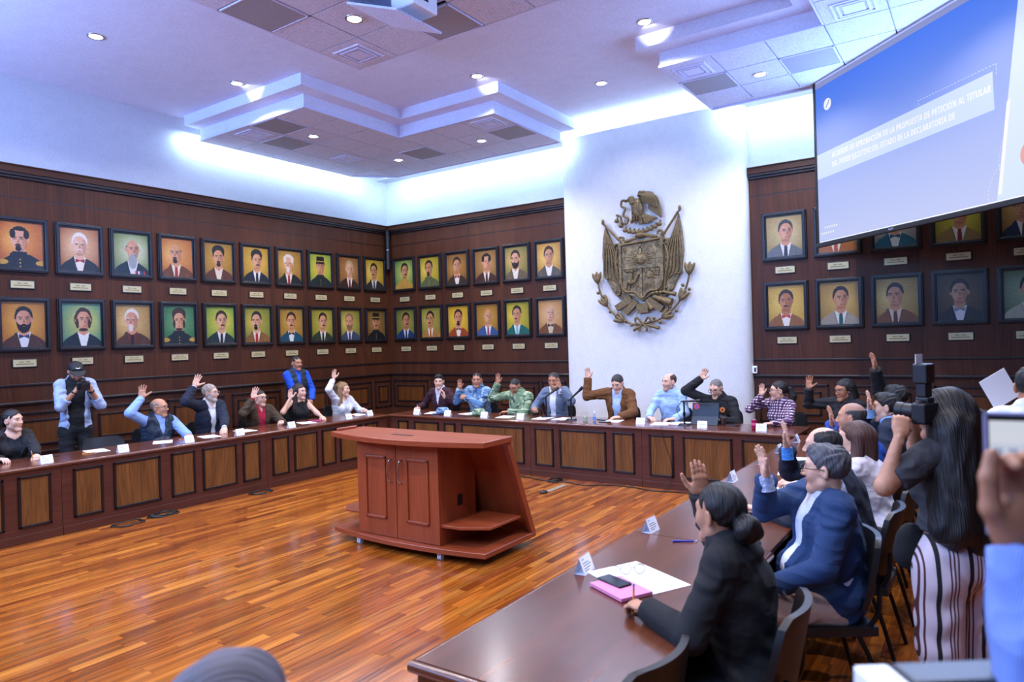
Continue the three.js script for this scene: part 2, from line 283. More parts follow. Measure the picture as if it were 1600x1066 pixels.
STRIPS.forEach((s, i) => {
  const along = Math.abs(s.dir.x) > 0.5 ? [0.03, 0.03, s.len] : [s.len, 0.03, 0.03];
  const m = solo('cove_light', new THREE.BoxGeometry(...(s.turn ? [s.len, 0.03, 0.03] : along)).rotateY(s.turn || 0).translate(s.at.x - s.dir.x * 0.012, s.at.y - s.dir.y * 0.012, s.at.z - s.dir.z * 0.012), M.stripOn,
    ['cool white cove strip in the gap along the left wall', 'short cool white cove strip across the back left corner', 'cool white cove strip behind the left soffit', 'cool white cove strip behind the right soffit', 'cool white strip on top of the white pier'][i], 'cove light', 'cove light strips');
});
// projector on a lift with its hinged tile
{
  const o = thing('projector', 'white ceiling projector let down through a tile on a hinged flap', 'projector', null, [-4.5, 0, -4.88]);
  part('body', bx(-0.02, 0.28, 5.0, 5.2, -0.2, 0.13, 'y', 0.02), M.white2, o);
  part('lens', new THREE.CylinderGeometry(0.035, 0.04, 0.04, 18).rotateX(Math.PI / 2).translate(0.2, 5.1, -0.21), M.black, o);
  part('port', bx(0.275, 0.283, 5.07, 5.11, -0.06, 0.02), M.black, o);
  const fl = new THREE.BoxGeometry(0.68, 0.02, 0.62); fl.rotateZ(-0.37); fl.translate(-0.09, 5.01, 0.0); part('flap', metre(fl), M.tile, o);
  part('hanger', [rod([0.05, 5.2, -0.1], [0.05, 5.45, -0.1], 0.02), rod([-0.4, 5.15, 0.2], [-0.1, 5.45, 0.2], 0.008)], M.darkSteel, o);
  part('shaft', [bx(-0.31, 0.31, 5.165, 5.3, -0.31, -0.3), bx(-0.31, 0.31, 5.165, 5.3, 0.3, 0.31)], M.darkSteel, o);
}
// screens
function slide() {
  return canvasTex(1520, 824, (c, w, h) => {
    const S = w / SC.w, X = s => s * S, Y = y => (SC.y1 - y) * h / (SC.y1 - SC.y0);
    const g = c.createLinearGradient(0, 0, 0, h); g.addColorStop(0, '#3470f4'); g.addColorStop(0.35, '#7796f6'); g.addColorStop(0.7, '#a9baf6'); g.addColorStop(1, '#c3cdf8'); c.fillStyle = g; c.fillRect(0, 0, w, h);
    c.fillStyle = '#8c93c8'; c.fillRect(0, 0, w, Y(5.06));
    c.fillStyle = '#cfe2fb'; c.beginPath(); c.moveTo(X(0.0), Y(4.2)); c.lineTo(X(2.66), Y(4.28)); c.lineTo(X(2.67), Y(3.92)); c.lineTo(X(0), Y(3.88)); c.fill();
    c.strokeStyle = '#eef4ff'; c.lineWidth = 2; c.setLineDash([10, 6]); c.beginPath(); c.moveTo(X(1.75), Y(4.27)); c.lineTo(X(1.75), Y(4.32)); c.lineTo(X(2.7), Y(4.34)); c.lineTo(X(2.7), Y(4.22)); c.stroke();
    c.beginPath(); c.arc(X(3.05), Y(3.42), 140, 2.0, 4.2); c.stroke(); c.beginPath(); c.arc(X(2.95), Y(3.1), 150, 3.0, 5.0); c.stroke(); c.setLineDash([]);
    c.fillStyle = '#ffffff'; c.font = 'bold 37px sans-serif'; c.textBaseline = 'middle';
    const fit = (t, x0, x1, y) => { const k = (X(x1) - X(x0)) / c.measureText(t).width; c.save(); c.translate(X(x0), Y(y)); c.scale(k, 1); c.fillText(t, 0, 0); c.restore(); };
    fit('ACUERDO DE APROBACIÓN DE LA PROPUESTA DE PETICIÓN AL TITULAR', 0.3, 2.64, 4.13); fit('DEL PODER EJECUTIVO DEL ESTADO DE LA DECLARATORIA DE', 0.3, 2.22, 4.01);
    c.beginPath(); c.arc(X(0.24), Y(4.8), 30, 0, 7); c.fill(); c.strokeStyle = '#8ea6f0'; c.lineWidth = 7; c.beginPath(); c.moveTo(X(0.21), Y(4.76)); c.lineTo(X(0.235), Y(4.8)); c.lineTo(X(0.25), Y(4.8)); c.lineTo(X(0.275), Y(4.85)); c.stroke();
    c.fillStyle = '#dcecff'; c.beginPath(); c.moveTo(X(2.99), 0); c.lineTo(w, 0); c.lineTo(w, h); c.lineTo(X(2.67), h); c.fill();
    c.fillStyle = '#ffffff'; c.beginPath(); c.moveTo(X(2.8), Y(3.95)); c.lineTo(X(2.84), Y(3.97)); c.lineTo(X(2.72), Y(3.12)); c.lineTo(X(2.68), Y(3.12)); c.fill();
    c.fillStyle = '#f2a090'; c.beginPath(); c.arc(X(3.05), Y(3.42), 52, 0, 7); c.fill(); c.fillStyle = '#6f86d8'; c.beginPath(); c.moveTo(X(3.05), Y(3.5)); c.lineTo(X(3.12), Y(3.37)); c.lineTo(X(2.98), Y(3.37)); c.fill();
    c.fillStyle = '#f4f7ff'; for (let i = 0; i < 6; i++) { c.fillRect(X(0.12 + i * 0.045), Y(3.25), 10, 10); c.fillRect(X(0.05 + i * 0.045), Y(3.18), 10, 10); }
  });
}
const slideTex = slide();
function screenAt(at, turn, label, k) {
  const o = thing('projection_screen', label, 'projection screen', null, at, turn); // local x along the cloth, face to +z
  const h = SC.y1 - SC.y0, pl = new THREE.PlaneGeometry(SC.w, h); pl.translate(SC.w / 2, SC.y0 + h / 2, 0.006);
  const lit = new THREE.MeshStandardMaterial({ color: 0x404040, roughness: 0.9, emissive: 0xffffff, emissiveMap: slideTex, emissiveIntensity: 0.85 });
  part('projected_slide', pl, lit, o, 'blue slide with white lettering');
  part('cloth', bx(-0.03, SC.w + 0.03, SC.y0 - 0.03, LOW - 0.002, -0.004, 0.004), M.white2, o);
  part('border', [bx(-0.045, 0, SC.y0 - 0.05, LOW - 0.002, -0.006, 0.012), bx(SC.w, SC.w + 0.045, SC.y0 - 0.05, LOW - 0.002, -0.006, 0.012)], M.black, o);
  part('bottom_bar', bx(-0.05, SC.w + 0.05, SC.y0 - 0.075, SC.y0 - 0.015, -0.02, 0.025, 'x', 0.01), M.plastic, o);
  part('maker_badge', bx(1.28, 1.36, SC.y0 - 0.055, SC.y0 - 0.03, 0.025, 0.028), M.steel, o);
  o.updateMatrixWorld(); const c = V(SC.w / 2, (SC.y0 + SC.y1) / 2, 0.03).applyMatrix4(o.matrixWorld), t = V(SC.w / 2, (SC.y0 + SC.y1) / 2, 1).applyMatrix4(o.matrixWorld);
  areaLight(SC.w, h, BLUE, k, c, t);
}
screenAt([SC.x, 0, SC.z], -Math.PI / 4, 'large projection screen with a blue slide hung across the back right corner', K.screen);
screenAt([SC2.x, 0, SC2.z], Math.PI * 3 / 4, 'second projection screen added across the near left corner for blue light, out of view', K.screen2);
// ---------------------------------------------------------------- council desks
const DT = 0.76;
// local: x along the desk, face to +z at z = 0, body goes back to -z
function desk(at, turn, len, panels, label, depth = 0.72, endPanel) {
  const o = thing('council_desk', label, 'desk', 'panelled council desks', at, turn);
  part('front', bx(0.002, len - 0.002, 0, 0.735, -0.03, 0, 'x'), M.desk, o);
  part('kickboard', [bx(0.002, len - 0.002, 0.0, 0.085, 0, 0.014, 'x', 0.004)], M.desk, o);
  part('desktop', [bx(0.001, len - 0.001, 0.735, DT, -depth, 0.0, 'x'), new THREE.CylinderGeometry(0.021, 0.021, len - 0.002, 12).rotateZ(Math.PI / 2).translate(len / 2, DT - 0.021, 0.008), bx(0.001, len - 0.001, 0.715, 0.74, -0.03, 0.014, 'x', 0.005)], M.top, o);
  for (const x of [0.05, len - 0.05]) part('leg_panel', bx(x - 0.015, x + 0.015, 0, 0.735, -depth + 0.08, -0.03, 'y'), M.desk, o);
  for (const [a, b, split] of panels) {
    const y0 = 0.15, y1 = 0.67, t = 0.026;
    const f = part('panel_frame', [bx(a, b, y1 - t, y1, 0, 0.018, 'x', 0.005), bx(a, b, y0, y0 + t, 0, 0.018, 'x', 0.005), bx(a, a + t, y0, y1, 0, 0.018, 'y', 0.005), bx(b - t, b, y0, y1, 0, 0.018, 'y', 0.005)], M.frame, o);
    if (split) { part('inset_panel', bx(a + t, split - 0.001, y0 + t, y1 - t, 0, 0.006, 'y', 0, a), M.inset, f); part('inset_panel', bx(split + 0.001, b - t, y0 + t, y1 - t, 0, 0.006, 'y', 0, b), M.inset, f); }
    else part('inset_panel', bx(a + t, b - t, y0 + t, y1 - t, 0, 0.006, 'y', 0, a * 3 + len), M.inset, f);
  }
  return o;
}
// left run faces +x: local x = -world z
const P5 = [[0.1, 0.4], [0.52, 1.02], [1.13, 1.41], [1.53, 1.99], [2.08, 2.34]];
desk([-8.02, 0, -0.79], Math.PI / 2, 2.5, P5.map(p => [2.5 - p[1], 2.5 - p[0]]), 'left council desk section cut off by the picture edge');
desk([-8.02, 0, -3.29], Math.PI / 2, 2.5, [[0.11, 0.41], [0.52, 1.05], [1.18, 1.48], [1.58, 2.05], [2.14, 2.4]], 'left council desk section with the bald man and the white-haired man');
desk([-8.02, 0, -5.79], Math.PI / 2, 2.27, [[0.09, 0.36], [0.45, 0.86], [0.94, 1.2], [1.28, 1.72], [1.8, 2.06]], 'left council desk section running to the back corner');
// rear run faces +z
desk([-8.02, 0, -8.12], 0, 2.72, [[0.2, 0.42], [0.55, 1.05], [1.16, 1.38], [1.5, 2.62, 2.28]], 'back council desk section beside the corner, in front of the camouflage uniforms');
desk([-5.3, 0, -8.12], 0, 1.68, [[0.08, 0.38], [0.48, 1.18], [1.28, 1.58]], 'back council desk section in front of the man in the tan jacket');
desk([-3.62, 0, -8.12], 0, 1.87, [[0.1, 0.42], [0.54, 1.14], [1.25, 1.7]], 'back council desk section with the tablet and soda can');
// right run faces -x (inner side), top also seen from outside
function rightDesk(z0, z1, label) { // z0 far, z1 near
  const L = z1 - z0, n = Math.round(L / 0.62), ps = []; for (let i = 0; i < n; i++) ps.push([i * L / n + 0.07, (i + 1) * L / n - 0.07]);
  return desk([-1.715, 0, z0], -Math.PI / 2, L, ps, label, 0.76);
}
rightDesk(-8.1, -5.99, 'right council desk section at the far end');
rightDesk(-5.985, -3.72, 'right council desk section in the middle');
const near = rightDesk(-3.715, -1.84, 'right council desk section nearest the camera with the pink notebook');
part('end_moulding', [new THREE.CylinderGeometry(0.022, 0.022, 0.8, 12).rotateX(Math.PI / 2).translate(1.885, DT - 0.022, -0.38), bx(1.86, 1.875, 0, 0.735, -0.74, -0.01, 'y')], M.top, near);
part('outer_moulding', [new THREE.CylinderGeometry(0.022, 0.022, 1.87, 12).rotateZ(Math.PI / 2).translate(0.94, DT - 0.022, -0.76)], M.top, near);
// ---------------------------------------------------------------- lectern cabinet on castors
{
  const o = thing('lectern_cabinet', 'reddish wooden lectern cabinet with two doors and open side shelves on castors', 'lectern', null, [-4.42, 0, -4.62]);
  const bow = (w, dz, d) => { const a = []; for (let i = 0; i <= 14; i++) { const t = -1 + i / 7; a.push([t * w, dz * (1 - t * t)]); } a.push([w * 1.0, -d], [-w * 1.0, -d]); return a; };
  part('deck', slab(bow(0.92, 0.1, 0.78), 0.07, 0.115, 0.004), M.pod, o);
  part('top', slab(bow(0.935, 0.17, 0.42), 1.0, 1.05, 0.005), M.pod, o);
  part('edge_lip', [bx(-0.93, -0.89, 1.05, 1.075, -0.3, -0.06, 'z', 0.006)], M.pod, o);
  part('cable_slot', bx(-0.18, 0.06, 1.047, 1.053, -0.1, -0.06), M.darkSteel, o);
  part('cabinet_side', bx(-0.56, -0.535, 0.115, 1.0, -0.5, 0.0), M.pod, o); part('cabinet_side', bx(0.425, 0.45, 0.115, 1.0, -0.5, 0.0), M.pod, o);
  // slanted rear board over the whole width
  const rb = new THREE.BoxGeometry(1.84, 0.97, 0.03); rb.rotateX(0.395); rb.translate(0, 0.545, -0.59); part('rear_board', metre(rb), M.pod, o);
  for (const x of [-0.9, 0.9]) { const g = new THREE.BoxGeometry(0.045, 0.99, 0.06); g.rotateX(0.395); g.translate(x, 0.55, -0.575); part('end_rail', metre(g), M.pod, o); }
  for (const s of [-1, 1]) {
    const a = s < 0 ? -0.56 : -0.055, b = s < 0 ? -0.058 : 0.45;
    const d = part('door', bx(a + 0.002, b - 0.002, 0.12, 0.995, 0.0, 0.022, 'y', 0.003), M.pod, o);
    const x0 = s < 0 ? -0.45 : 0.07, x1 = x0 + 0.27, y0 = 0.28, y1 = 0.86, t = 0.024;
    part('door_moulding', [bx(x0, x1, y1 - t, y1, 0.02, 0.036, 'x', 0.006), bx(x0, x1, y0, y0 + t, 0.02, 0.036, 'x', 0.006), bx(x0, x0 + t, y0, y1, 0.02, 0.036, 'y', 0.006), bx(x1 - t, x1, y0, y1, 0.02, 0.036, 'y', 0.006)], M.pod, d);
    const hx = s < 0 ? -0.13 : 0.0; part('handle', tube([[hx + 0.02, 0.84, 0.022], [hx + 0.012, 0.83, 0.045], [hx - 0.012, 0.735, 0.055], [hx + 0.012, 0.64, 0.045], [hx + 0.02, 0.63, 0.022]], 0.007, 20, 8), M.steel, d);
    const sh = s < 0 ? [[-0.56, -0.02], [-0.78, -0.02], [-0.9, -0.14], [-0.9, -0.6], [-0.56, -0.6]] : [[0.45, 0.0], [0.66, -0.02], [0.88, -0.14], [0.88, -0.6], [0.45, -0.6]];
    part('side_shelf', slab(sh.map(p => p), 0.275, 0.3, 0.003), M.pod, o);
  }
  part('socket', bx(0.45, 0.455, 0.42, 0.52, -0.3, -0.23, 'y', 0.002), M.black, o);
  for (const [x, z] of [[-0.55, 0.02], [0.45, 0.02], [-0.7, -0.65], [0.7, -0.65]]) {
    const c = part('castor', [new THREE.CylinderGeometry(0.026, 0.026, 0.014, 16).rotateZ(Math.PI / 2).translate(x - 0.012, 0.026, z), new THREE.CylinderGeometry(0.026, 0.026, 0.014, 16).rotateZ(Math.PI / 2).translate(x + 0.012, 0.026, z), bx(x - 0.025, x + 0.025, 0.05, 0.07, z - 0.025, z + 0.025)], std(0xc9cfdd, 0.2), o);
  }
}
// ---------------------------------------------------------------- portraits with name plates
// [background edge, background light, coat, shirt, neckwear colour or '', hair colour, hair style, beard style, skin, words]
const G = [
  ['#a8541c', '#e8a850', '#141a26', '#141a26', 'epaulette', '#17110f', 'receding', 'goatee', '#d9a184', 'dark uniform with gold epaulettes'],
  ['#9a5a30', '#f0cfa8', '#1a1c22', '#efe9e2', '#9a1420', '#e6e4e2', 'full', 'whitemoustache', '#e3b59c', 'white hair and red bow tie'],
  ['#5d7a3c', '#dfe6d0', '#122434', '#d9e2ea', 'medals', '#4a4440', 'bald', 'longgrey', '#d09a80', 'long grey beard and medals'],
  ['#a85c20', '#e8b468', '#6a3a1c', '#e9dfd0', '#a02a20', '#2a1a14', 'bald', 'goatee', '#cf9a76', 'bald head, brown coat and red tie'],
  ['#8a6a20', '#c89a3c', '#5a2c1c', '#e3d8c8', '', '#0f0c0c', 'curly', 'goatee', '#cc9270', 'curly black hair and brown coat'],
  ['#a07a1c', '#dcb84c', '#101c2c', '#e6ecf2', '#101c2c', '#100c0c', 'curly', 'moustache', '#d29a7a', 'bushy black hair and white shirt front'],
  ['#8a6420', '#c8a04c', '#18201f', '#e8e2da', '#a0262c', '#d8d6d2', 'receding', 'white', '#d8a488', 'white beard and black coat'],
  ['#7a9a3c', '#d8c840', '#16282c', '#16282c', 'buttons', '#101010', 'kepi', 'none', '#c88f6a', 'military kepi and dark tunic'],
  ['#7a4c24', '#b88a50', '#3a2420', '#e8e2da', '#6a2026', '#b09a78', 'full', 'moustache', '#dcaa8a', 'fair hair and brown suit'],
  ['#a8841c', '#ecd060', '#24262c', '#e6e6ea', '#3a3a44', '#18120f', 'full', 'moustache', '#c88e66', 'yellow backdrop and charcoal suit'],
  ['#a4661c', '#e0a840', '#4a2c20', '#dfe6f0', '#1c2c54', '#17110f', 'full', 'full', '#d0957a', 'full black beard and brown coat'],
  ['#4a8a80', '#d8d468', '#10202e', '#eaf0f2', '#eaf0f2', '#3a2018', 'long', 'side', '#d69c78', 'brown side whiskers on a teal backdrop'],
  ['#9a7a3c', '#e0c080', '#54301e', '#6a2c20', '#1c1c24', '#e0deda', 'full', 'white', '#d49a80', 'white goatee and russet waistcoat'],
  ['#2c6a44', '#6aa070', '#10202a', '#10202a', 'epaulette', '#3a2418', 'curly', 'side', '#d8a484', 'dark uniform on a green backdrop'],
  ['#6a9a3c', '#dcd04c', '#1a3034', '#e8ecee', '#20242c', '#2a1a12', 'full', 'moustache', '#d8a884', 'green and yellow backdrop, dark teal coat'],
  ['#6a7a2c', '#c8b84c', '#8a5c2c', '#e8e0d0', '#b01c24', '#17110f', 'full', 'goatee', '#dca888', 'black goatee and red bow tie'],
  ['#8a6a2c', '#caa040', '#14506a', '#e6ecee', '#1c2430', '#2a1a12', 'full', 'moustache', '#d69a70', 'steel blue coat'],
  ['#7a7a24', '#c8b850', '#2c3a2c', '#e4e6de', '#1c1c1c', '#1c1512', 'full', 'moustache', '#d49c78', 'dark green coat and bow tie'],
  ['#6a6a2c', '#dcc860', '#3c4a66', '#e6e8ee', '#24346a', '#8a6a4a', 'full', 'full', '#d49c7a', 'brown beard and slate coat'],
  ['#6a4c24', '#a07c3c', '#14181c', '#14181c', 'buttons', '#14100f', 'kepi', 'moustache', '#c48a62', 'peaked officer cap'],
  ['#4c7c3c', '#dcd870', '#c89a44', '#c89a44', 'buttons', '#17110f', 'full', 'moustache', '#c88a60', 'mustard field tunic'],
  ['#8a841c', '#e8c850', '#5a6440', '#5a6440', 'buttons', '#241812', 'full', 'goatee', '#c08a64', 'olive field tunic'],
  ['#6a4820', '#b8863c', '#3c2a20', '#e8e2da', '#9a1c24', '#2a1c16', 'full', 'none', '#c08a66', 'dark brown suit and red tie'],
  ['#7a5424', '#b08a50', '#44241c', '#ece6dc', '#44241c', '#241814', 'receding', 'none', '#c88f70', 'maroon brown suit without a tie knot'],
  ['#6a6a34', '#c8a85c', '#6a5a44', '#e8e4da', '', '#17110f', 'full', 'full', '#d4a080', 'black beard and taupe suit'],
  ['#a8782c', '#f0d06c', '#5c5448', '#eef0f0', '#e8ecf0', '#2a1810', 'full', 'none', '#c89068', 'clean shaven face and grey brown suit'],
  ['#5a6a2c', '#a89a44', '#1c3a6a', '#dfe6ee', '#1c2c54', '#120e0d', 'full', 'moustache', '#bc7f58', 'royal blue suit'],
  ['#7a7a2c', '#b8a850', '#b07c3c', '#ece6da', '#b05c2c', '#17110f', 'full', 'moustache', '#c88a5c', 'camel suit'],
  ['#b8901c', '#ecc840', '#a0441c', '#eee6da', '#6a241c', '#2a1812', 'full', 'goatee', '#cc8a64', 'rust orange suit'],
  ['#8a6424', '#c8983c', '#3c5a94', '#eceef2', '#a04c6a', '#a89a8a', 'bald', 'none', '#d49a70', 'blue suit and pink tie'],
  ['#8a8a1c', '#e0c840', '#1c6a60', '#e2ecea', '#7ac0d0', '#2a1c14', 'full', 'moustache', '#d09870', 'green suit'],
  ['#b07c3c', '#e8c088', '#7a4820', '#d8c8a8', '#1c1614', '#c0b4a4', 'bald', 'none', '#dcae90', 'bald head on a tan backdrop'],
  ['#9a8448', '#d8c890', '#6c6e74', '#ececec', '#2c2e38', '#3a302a', 'full', 'none', '#d49a7c', 'grey suit and dark tie'],
  ['#7a6a34', '#c8b468', '#a8642c', '#efe8dc', '#b8502c', '#241814', 'full', 'none', '#c88f6c', 'orange brown suit half hidden by the screen'],
  ['#8a9094', '#c8c4b0', '#1c6a84', '#e4eaee', '#1c4a74', '#241814', 'full', 'none', '#d09a7a', 'bright teal suit below the screen'],
  ['#8a8a1c', '#d8cc40', '#9a7c4c', '#ececec', '#7a241c', '#1c1512', 'full', 'none', '#c88a68', 'khaki suit and dark red tie'],
  ['#8a6a34', '#c8a058', '#1c3054', '#e6e8ee', '#5a2424', '#1c1512', 'full', 'none', '#c48a68', 'navy suit beside the right picture edge'],
  ['#b8902c', '#ecd060', '#94602c', '#f2f2ee', '#c8241c', '#2a1810', 'full', 'moustache', '#b87a4c', 'brown suit and bright red tie'],
  ['#9a7830', '#dcbc64', '#a8a090', '#e6ecf0', '#1c5a50', '#1c1512', 'full', 'none', '#c8906a', 'pale grey suit and green tie'],
  ['#8a7430', '#e8cc74', '#7c4c24', '#e8d8c0', '#5a3020', '#17110f', 'full', 'none', '#d49c74', 'chestnut suit on a streaked gold backdrop'],
  ['#382c1c', '#6a5430', '#23282c', '#dfe4ee', '#7c8c9c', '#17110f', 'full', 'none', '#b88c6c', 'dark suit on a dark brown backdrop'],
  ['#54643c', '#a0b494', '#b8b49c', '#e2e6ea', '#e2e6ea', '#17110f', 'full', 'none', '#c08c68', 'cream suit at the right picture edge'],
];
const ATW = 7, ATH = 6;
const atlas = canvasTex(2044, 2046, (c, Wd, Hd) => {
  const w = Wd / ATW, h = Hd / ATH;
  G.forEach((s, i) => {
    const [b0, b1, coat, shirt, tie, hair, hs, beard, skin] = s, side = (i * 37 % 3) - 1;
    c.save(); c.translate((i % ATW) * w, (i / ATW | 0) * h); c.beginPath(); c.rect(0, 0, w, h); c.clip(); c.scale(w / 100, h / 116);
    c.fillStyle = b0; c.fillRect(0, 0, 100, 116);
    const g = c.createRadialGradient(44 + side * 16, 48, 8, 50, 55, 74); g.addColorStop(0, b1); g.addColorStop(1, b0); c.fillStyle = g; c.fillRect(0, 0, 100, 116);
    for (let k = 0; k < 260; k++) { c.globalAlpha = 0.05; c.fillStyle = rnd() < 0.5 ? '#000' : '#fff2c8'; c.fillRect(rnd() * 100, rnd() * 116, rr(2, 11), rr(0.8, 3)); } c.globalAlpha = 1;
    c.translate(50, 60); c.scale(1.3, 1.3); c.translate(-50, -57);
    const hx = 50 + side * 3, hy = 43, fx = side * 3;
    const E = (x, y, a, b, col, al = 1) => { c.globalAlpha = al; c.fillStyle = col; c.beginPath(); c.ellipse(x, y, a, b, 0, 0, 7); c.fill(); c.globalAlpha = 1; };
    const poly = (col, ...p) => { c.fillStyle = col; c.beginPath(); p.forEach((q, j) => j ? c.lineTo(...q) : c.moveTo(...q)); c.fill(); };
    if (hs === 'long') E(hx, hy + 2, 18, 20, hair);
    // coat
    c.fillStyle = coat; c.beginPath(); c.moveTo(8, 116); c.bezierCurveTo(9, 88, 18, 84, 36, 74); c.lineTo(64, 74); c.bezierCurveTo(84, 84, 92, 90, 94, 116); c.fill();
    for (let k = 0; k < 14; k++) { c.globalAlpha = 0.1; c.strokeStyle = k % 2 ? '#000' : '#fff'; c.lineWidth = rr(0.6, 2); c.beginPath(); const x = rr(14, 88); c.moveTo(x, 116); c.lineTo(x + rr(-8, 8), rr(84, 96)); c.stroke(); } c.globalAlpha = 1;
    poly(skin, [hx - 9, hy + 14], [hx + 9, hy + 14], [hx + 10, 80], [hx - 10, 80]);
    const military = tie === 'buttons' || tie === 'epaulette' || tie === 'medals';
    if (!military || tie === 'medals') poly(shirt, [hx - 12, 70], [hx, 79], [hx + 12, 70], [hx + 9, 84], [hx + 1, 116], [hx - 1, 116], [hx - 9, 84]);
    else poly(coat, [hx - 12, 69], [hx + 12, 69], [hx + 13, 82], [hx - 13, 82]);
    if (tie && !military) { if (i % 3 === 1) { poly(tie, [hx - 9, 74], [hx, 78], [hx + 9, 74], [hx + 9, 83], [hx, 79], [hx - 9, 83]); } else poly(tie, [hx - 3, 77], [hx + 3, 77], [hx + 4.5, 104], [hx, 114], [hx - 4.5, 104]); }
    poly(coat, [hx - 12, 70], [hx - 17, 74], [hx - 20, 90], [hx - 3, 116], [hx - 8, 116]); 
    c.globalAlpha = 0.25; c.strokeStyle = '#000'; c.lineWidth = 1; c.beginPath(); c.moveTo(hx - 14, 74); c.lineTo(hx - 2, 114); c.moveTo(hx + 14, 74); c.lineTo(hx + 2, 114); c.stroke(); c.globalAlpha = 1;
    if (tie === 'buttons' || tie === 'epaulette') for (let k = 0; k < 5; k++) E(hx, 84 + k * 7, 1.5, 1.5, '#c8a850');
    if (tie === 'epaulette') { E(17, 90, 10, 5, '#c8a040'); E(84, 90, 10, 5, '#c8a040'); }
    if (tie === 'medals') for (let k = 0; k < 4; k++) { c.fillStyle = ['#c02830', '#e8e8f0', '#2850a0', '#c02830'][k]; c.fillRect(58 + k * 6, 92, 4, 7); E(60 + k * 6, 102, 2.4, 2.4, '#d0b050'); }
    // head
    E(hx, hy - 3, 15.5, 20, hair, hs === 'bald' ? 0 : 1); if (hs === 'curly') for (let k = 0; k < 26; k++) E(hx + Math.cos(k / 26 * 6.28) * 13, hy - 12 + Math.sin(k / 26 * 6.28) * 11, 4.2, 4.2, hair);
    if (hs === 'bald') { E(hx, hy + 1, 15.4, 12, hair); }
    E(hx - 14, hy + 3, 2.6, 5, skin); E(hx + 14, hy + 3, 2.6, 5, skin);
    E(hx + fx * 0.2, hy + 3, 13.4, hs === 'bald' || hs === 'receding' ? 20.5 : 18.5, skin); E(hx + fx * 0.2, hy + 10, 11, 13, skin);
    E(hx - 7 + fx, hy + 4, 5, 14, '#fff0dc', 0.16); E(hx + 9, hy + 6, 4.5, 15, '#5a2c18', 0.22); E(hx, hy + 22, 8, 3.4, '#5a2c18', 0.25);
    for (const q of [-1, 1]) { E(hx + q * 5.6 + fx, hy + 1.5, 3.4, 2.1, '#5a3420', 0.55); E(hx + q * 5.6 + fx, hy + 1.8, 2.1, 1.2, '#efe4d8'); E(hx + q * 5.6 + fx, hy + 1.8, 1.1, 1.2, '#1c120e'); c.fillStyle = hair; c.fillRect(hx + q * 5.8 + fx - 3.6, hy - 2.6, 7.2, 1.5); }
    poly('rgba(110,56,32,.45)', [hx + fx + 0.5, hy + 1], [hx + fx + 3, hy + 9.5], [hx + fx - 2, hy + 10]); E(hx + fx * 1.2, hy + 9.4, 2.6, 1.6, '#d89070', 0.6);
    c.fillStyle = '#9a4c40'; c.fillRect(hx - 4 + fx, hy + 14.4, 8, 1.5);
    const B = beard === 'white' || beard === 'whitemoustache' ? '#dedbd6' : beard === 'longgrey' ? '#9aa4ae' : hair;
    if (['moustache', 'whitemoustache', 'goatee', 'full', 'white', 'longgrey'].includes(beard)) { poly(B, [hx + fx - 7.5, hy + 15], [hx + fx - 2, hy + 11], [hx + fx + 2, hy + 11], [hx + fx + 7.5, hy + 15], [hx + fx, hy + 14]); }
    if (['goatee', 'white'].includes(beard)) E(hx + fx * 0.8, hy + 20, 5.4, beard === 'white' ? 7 : 5.5, B);
    if (beard === 'full') { c.fillStyle = B; c.beginPath(); c.moveTo(hx - 13, hy + 6); c.quadraticCurveTo(hx - 12, hy + 28, hx, hy + 29); c.quadraticCurveTo(hx + 12, hy + 28, hx + 13, hy + 6); c.quadraticCurveTo(hx + 8, hy + 15, hx + 4 + fx, hy + 13); c.lineTo(hx - 4 + fx, hy + 13); c.quadraticCurveTo(hx - 8, hy + 15, hx - 13, hy + 6); c.fill(); c.fillStyle = '#8a443a'; c.fillRect(hx - 3 + fx, hy + 15.4, 6, 1.3); }
    if (beard === 'longgrey') E(hx, hy + 29, 9, 16, B);
    if (beard === 'side') { E(hx - 12, hy + 10, 3, 10, B); E(hx + 12, hy + 10, 3, 10, B); E(hx, hy + 23, 9, 3, B); }
    if (hs === 'full' || hs === 'long' || hs === 'curly') { c.fillStyle = hair; c.beginPath(); c.moveTo(hx - 15.5, hy + 3); c.quadraticCurveTo(hx - 17, hy - 22, hx + 2, hy - 22); c.quadraticCurveTo(hx + 18, hy - 20, hx + 15.5, hy + 3); c.quadraticCurveTo(hx + 13.5, hy - 9, hx + 9, hy - 13.5); c.quadraticCurveTo(hx - 2, hy - 17, hx - 10, hy - 12); c.quadraticCurveTo(hx - 13, hy - 8, hx - 13, hy + 2); c.fill(); c.globalAlpha = 0.18; c.strokeStyle = '#ffffff'; c.lineWidth = 1; c.beginPath(); c.moveTo(hx - 10, hy - 17); c.quadraticCurveTo(hx, hy - 22, hx + 10, hy - 16); c.stroke(); c.globalAlpha = 1; }
    if (hs === 'receding') { E(hx - 12, hy - 8, 5, 9, hair); E(hx + 12, hy - 8, 5, 9, hair); E(hx, hy - 18, 11, 4, hair); }
    if (hs === 'kepi') { poly('#14181c', [hx - 15, hy - 8], [hx - 13, hy - 25], [hx + 13, hy - 25], [hx + 15, hy - 8]); poly('#b09040', [hx - 15, hy - 10], [hx + 15, hy - 10], [hx + 15, hy - 13], [hx - 15, hy - 13]); E(hx, hy - 7, 15, 3, '#0c0c0e'); }
    c.restore();
    // brush strokes that pick up the paint below them
    const X0 = Math.round((i % ATW) * w), Y0 = Math.round((i / ATW | 0) * h), wi = Math.floor(w) - 1, hi = Math.floor(h) - 1, d = c.getImageData(X0, Y0, wi, hi).data;
    c.save(); c.beginPath(); c.rect(X0, Y0, wi, hi); c.clip(); c.lineCap = 'round';
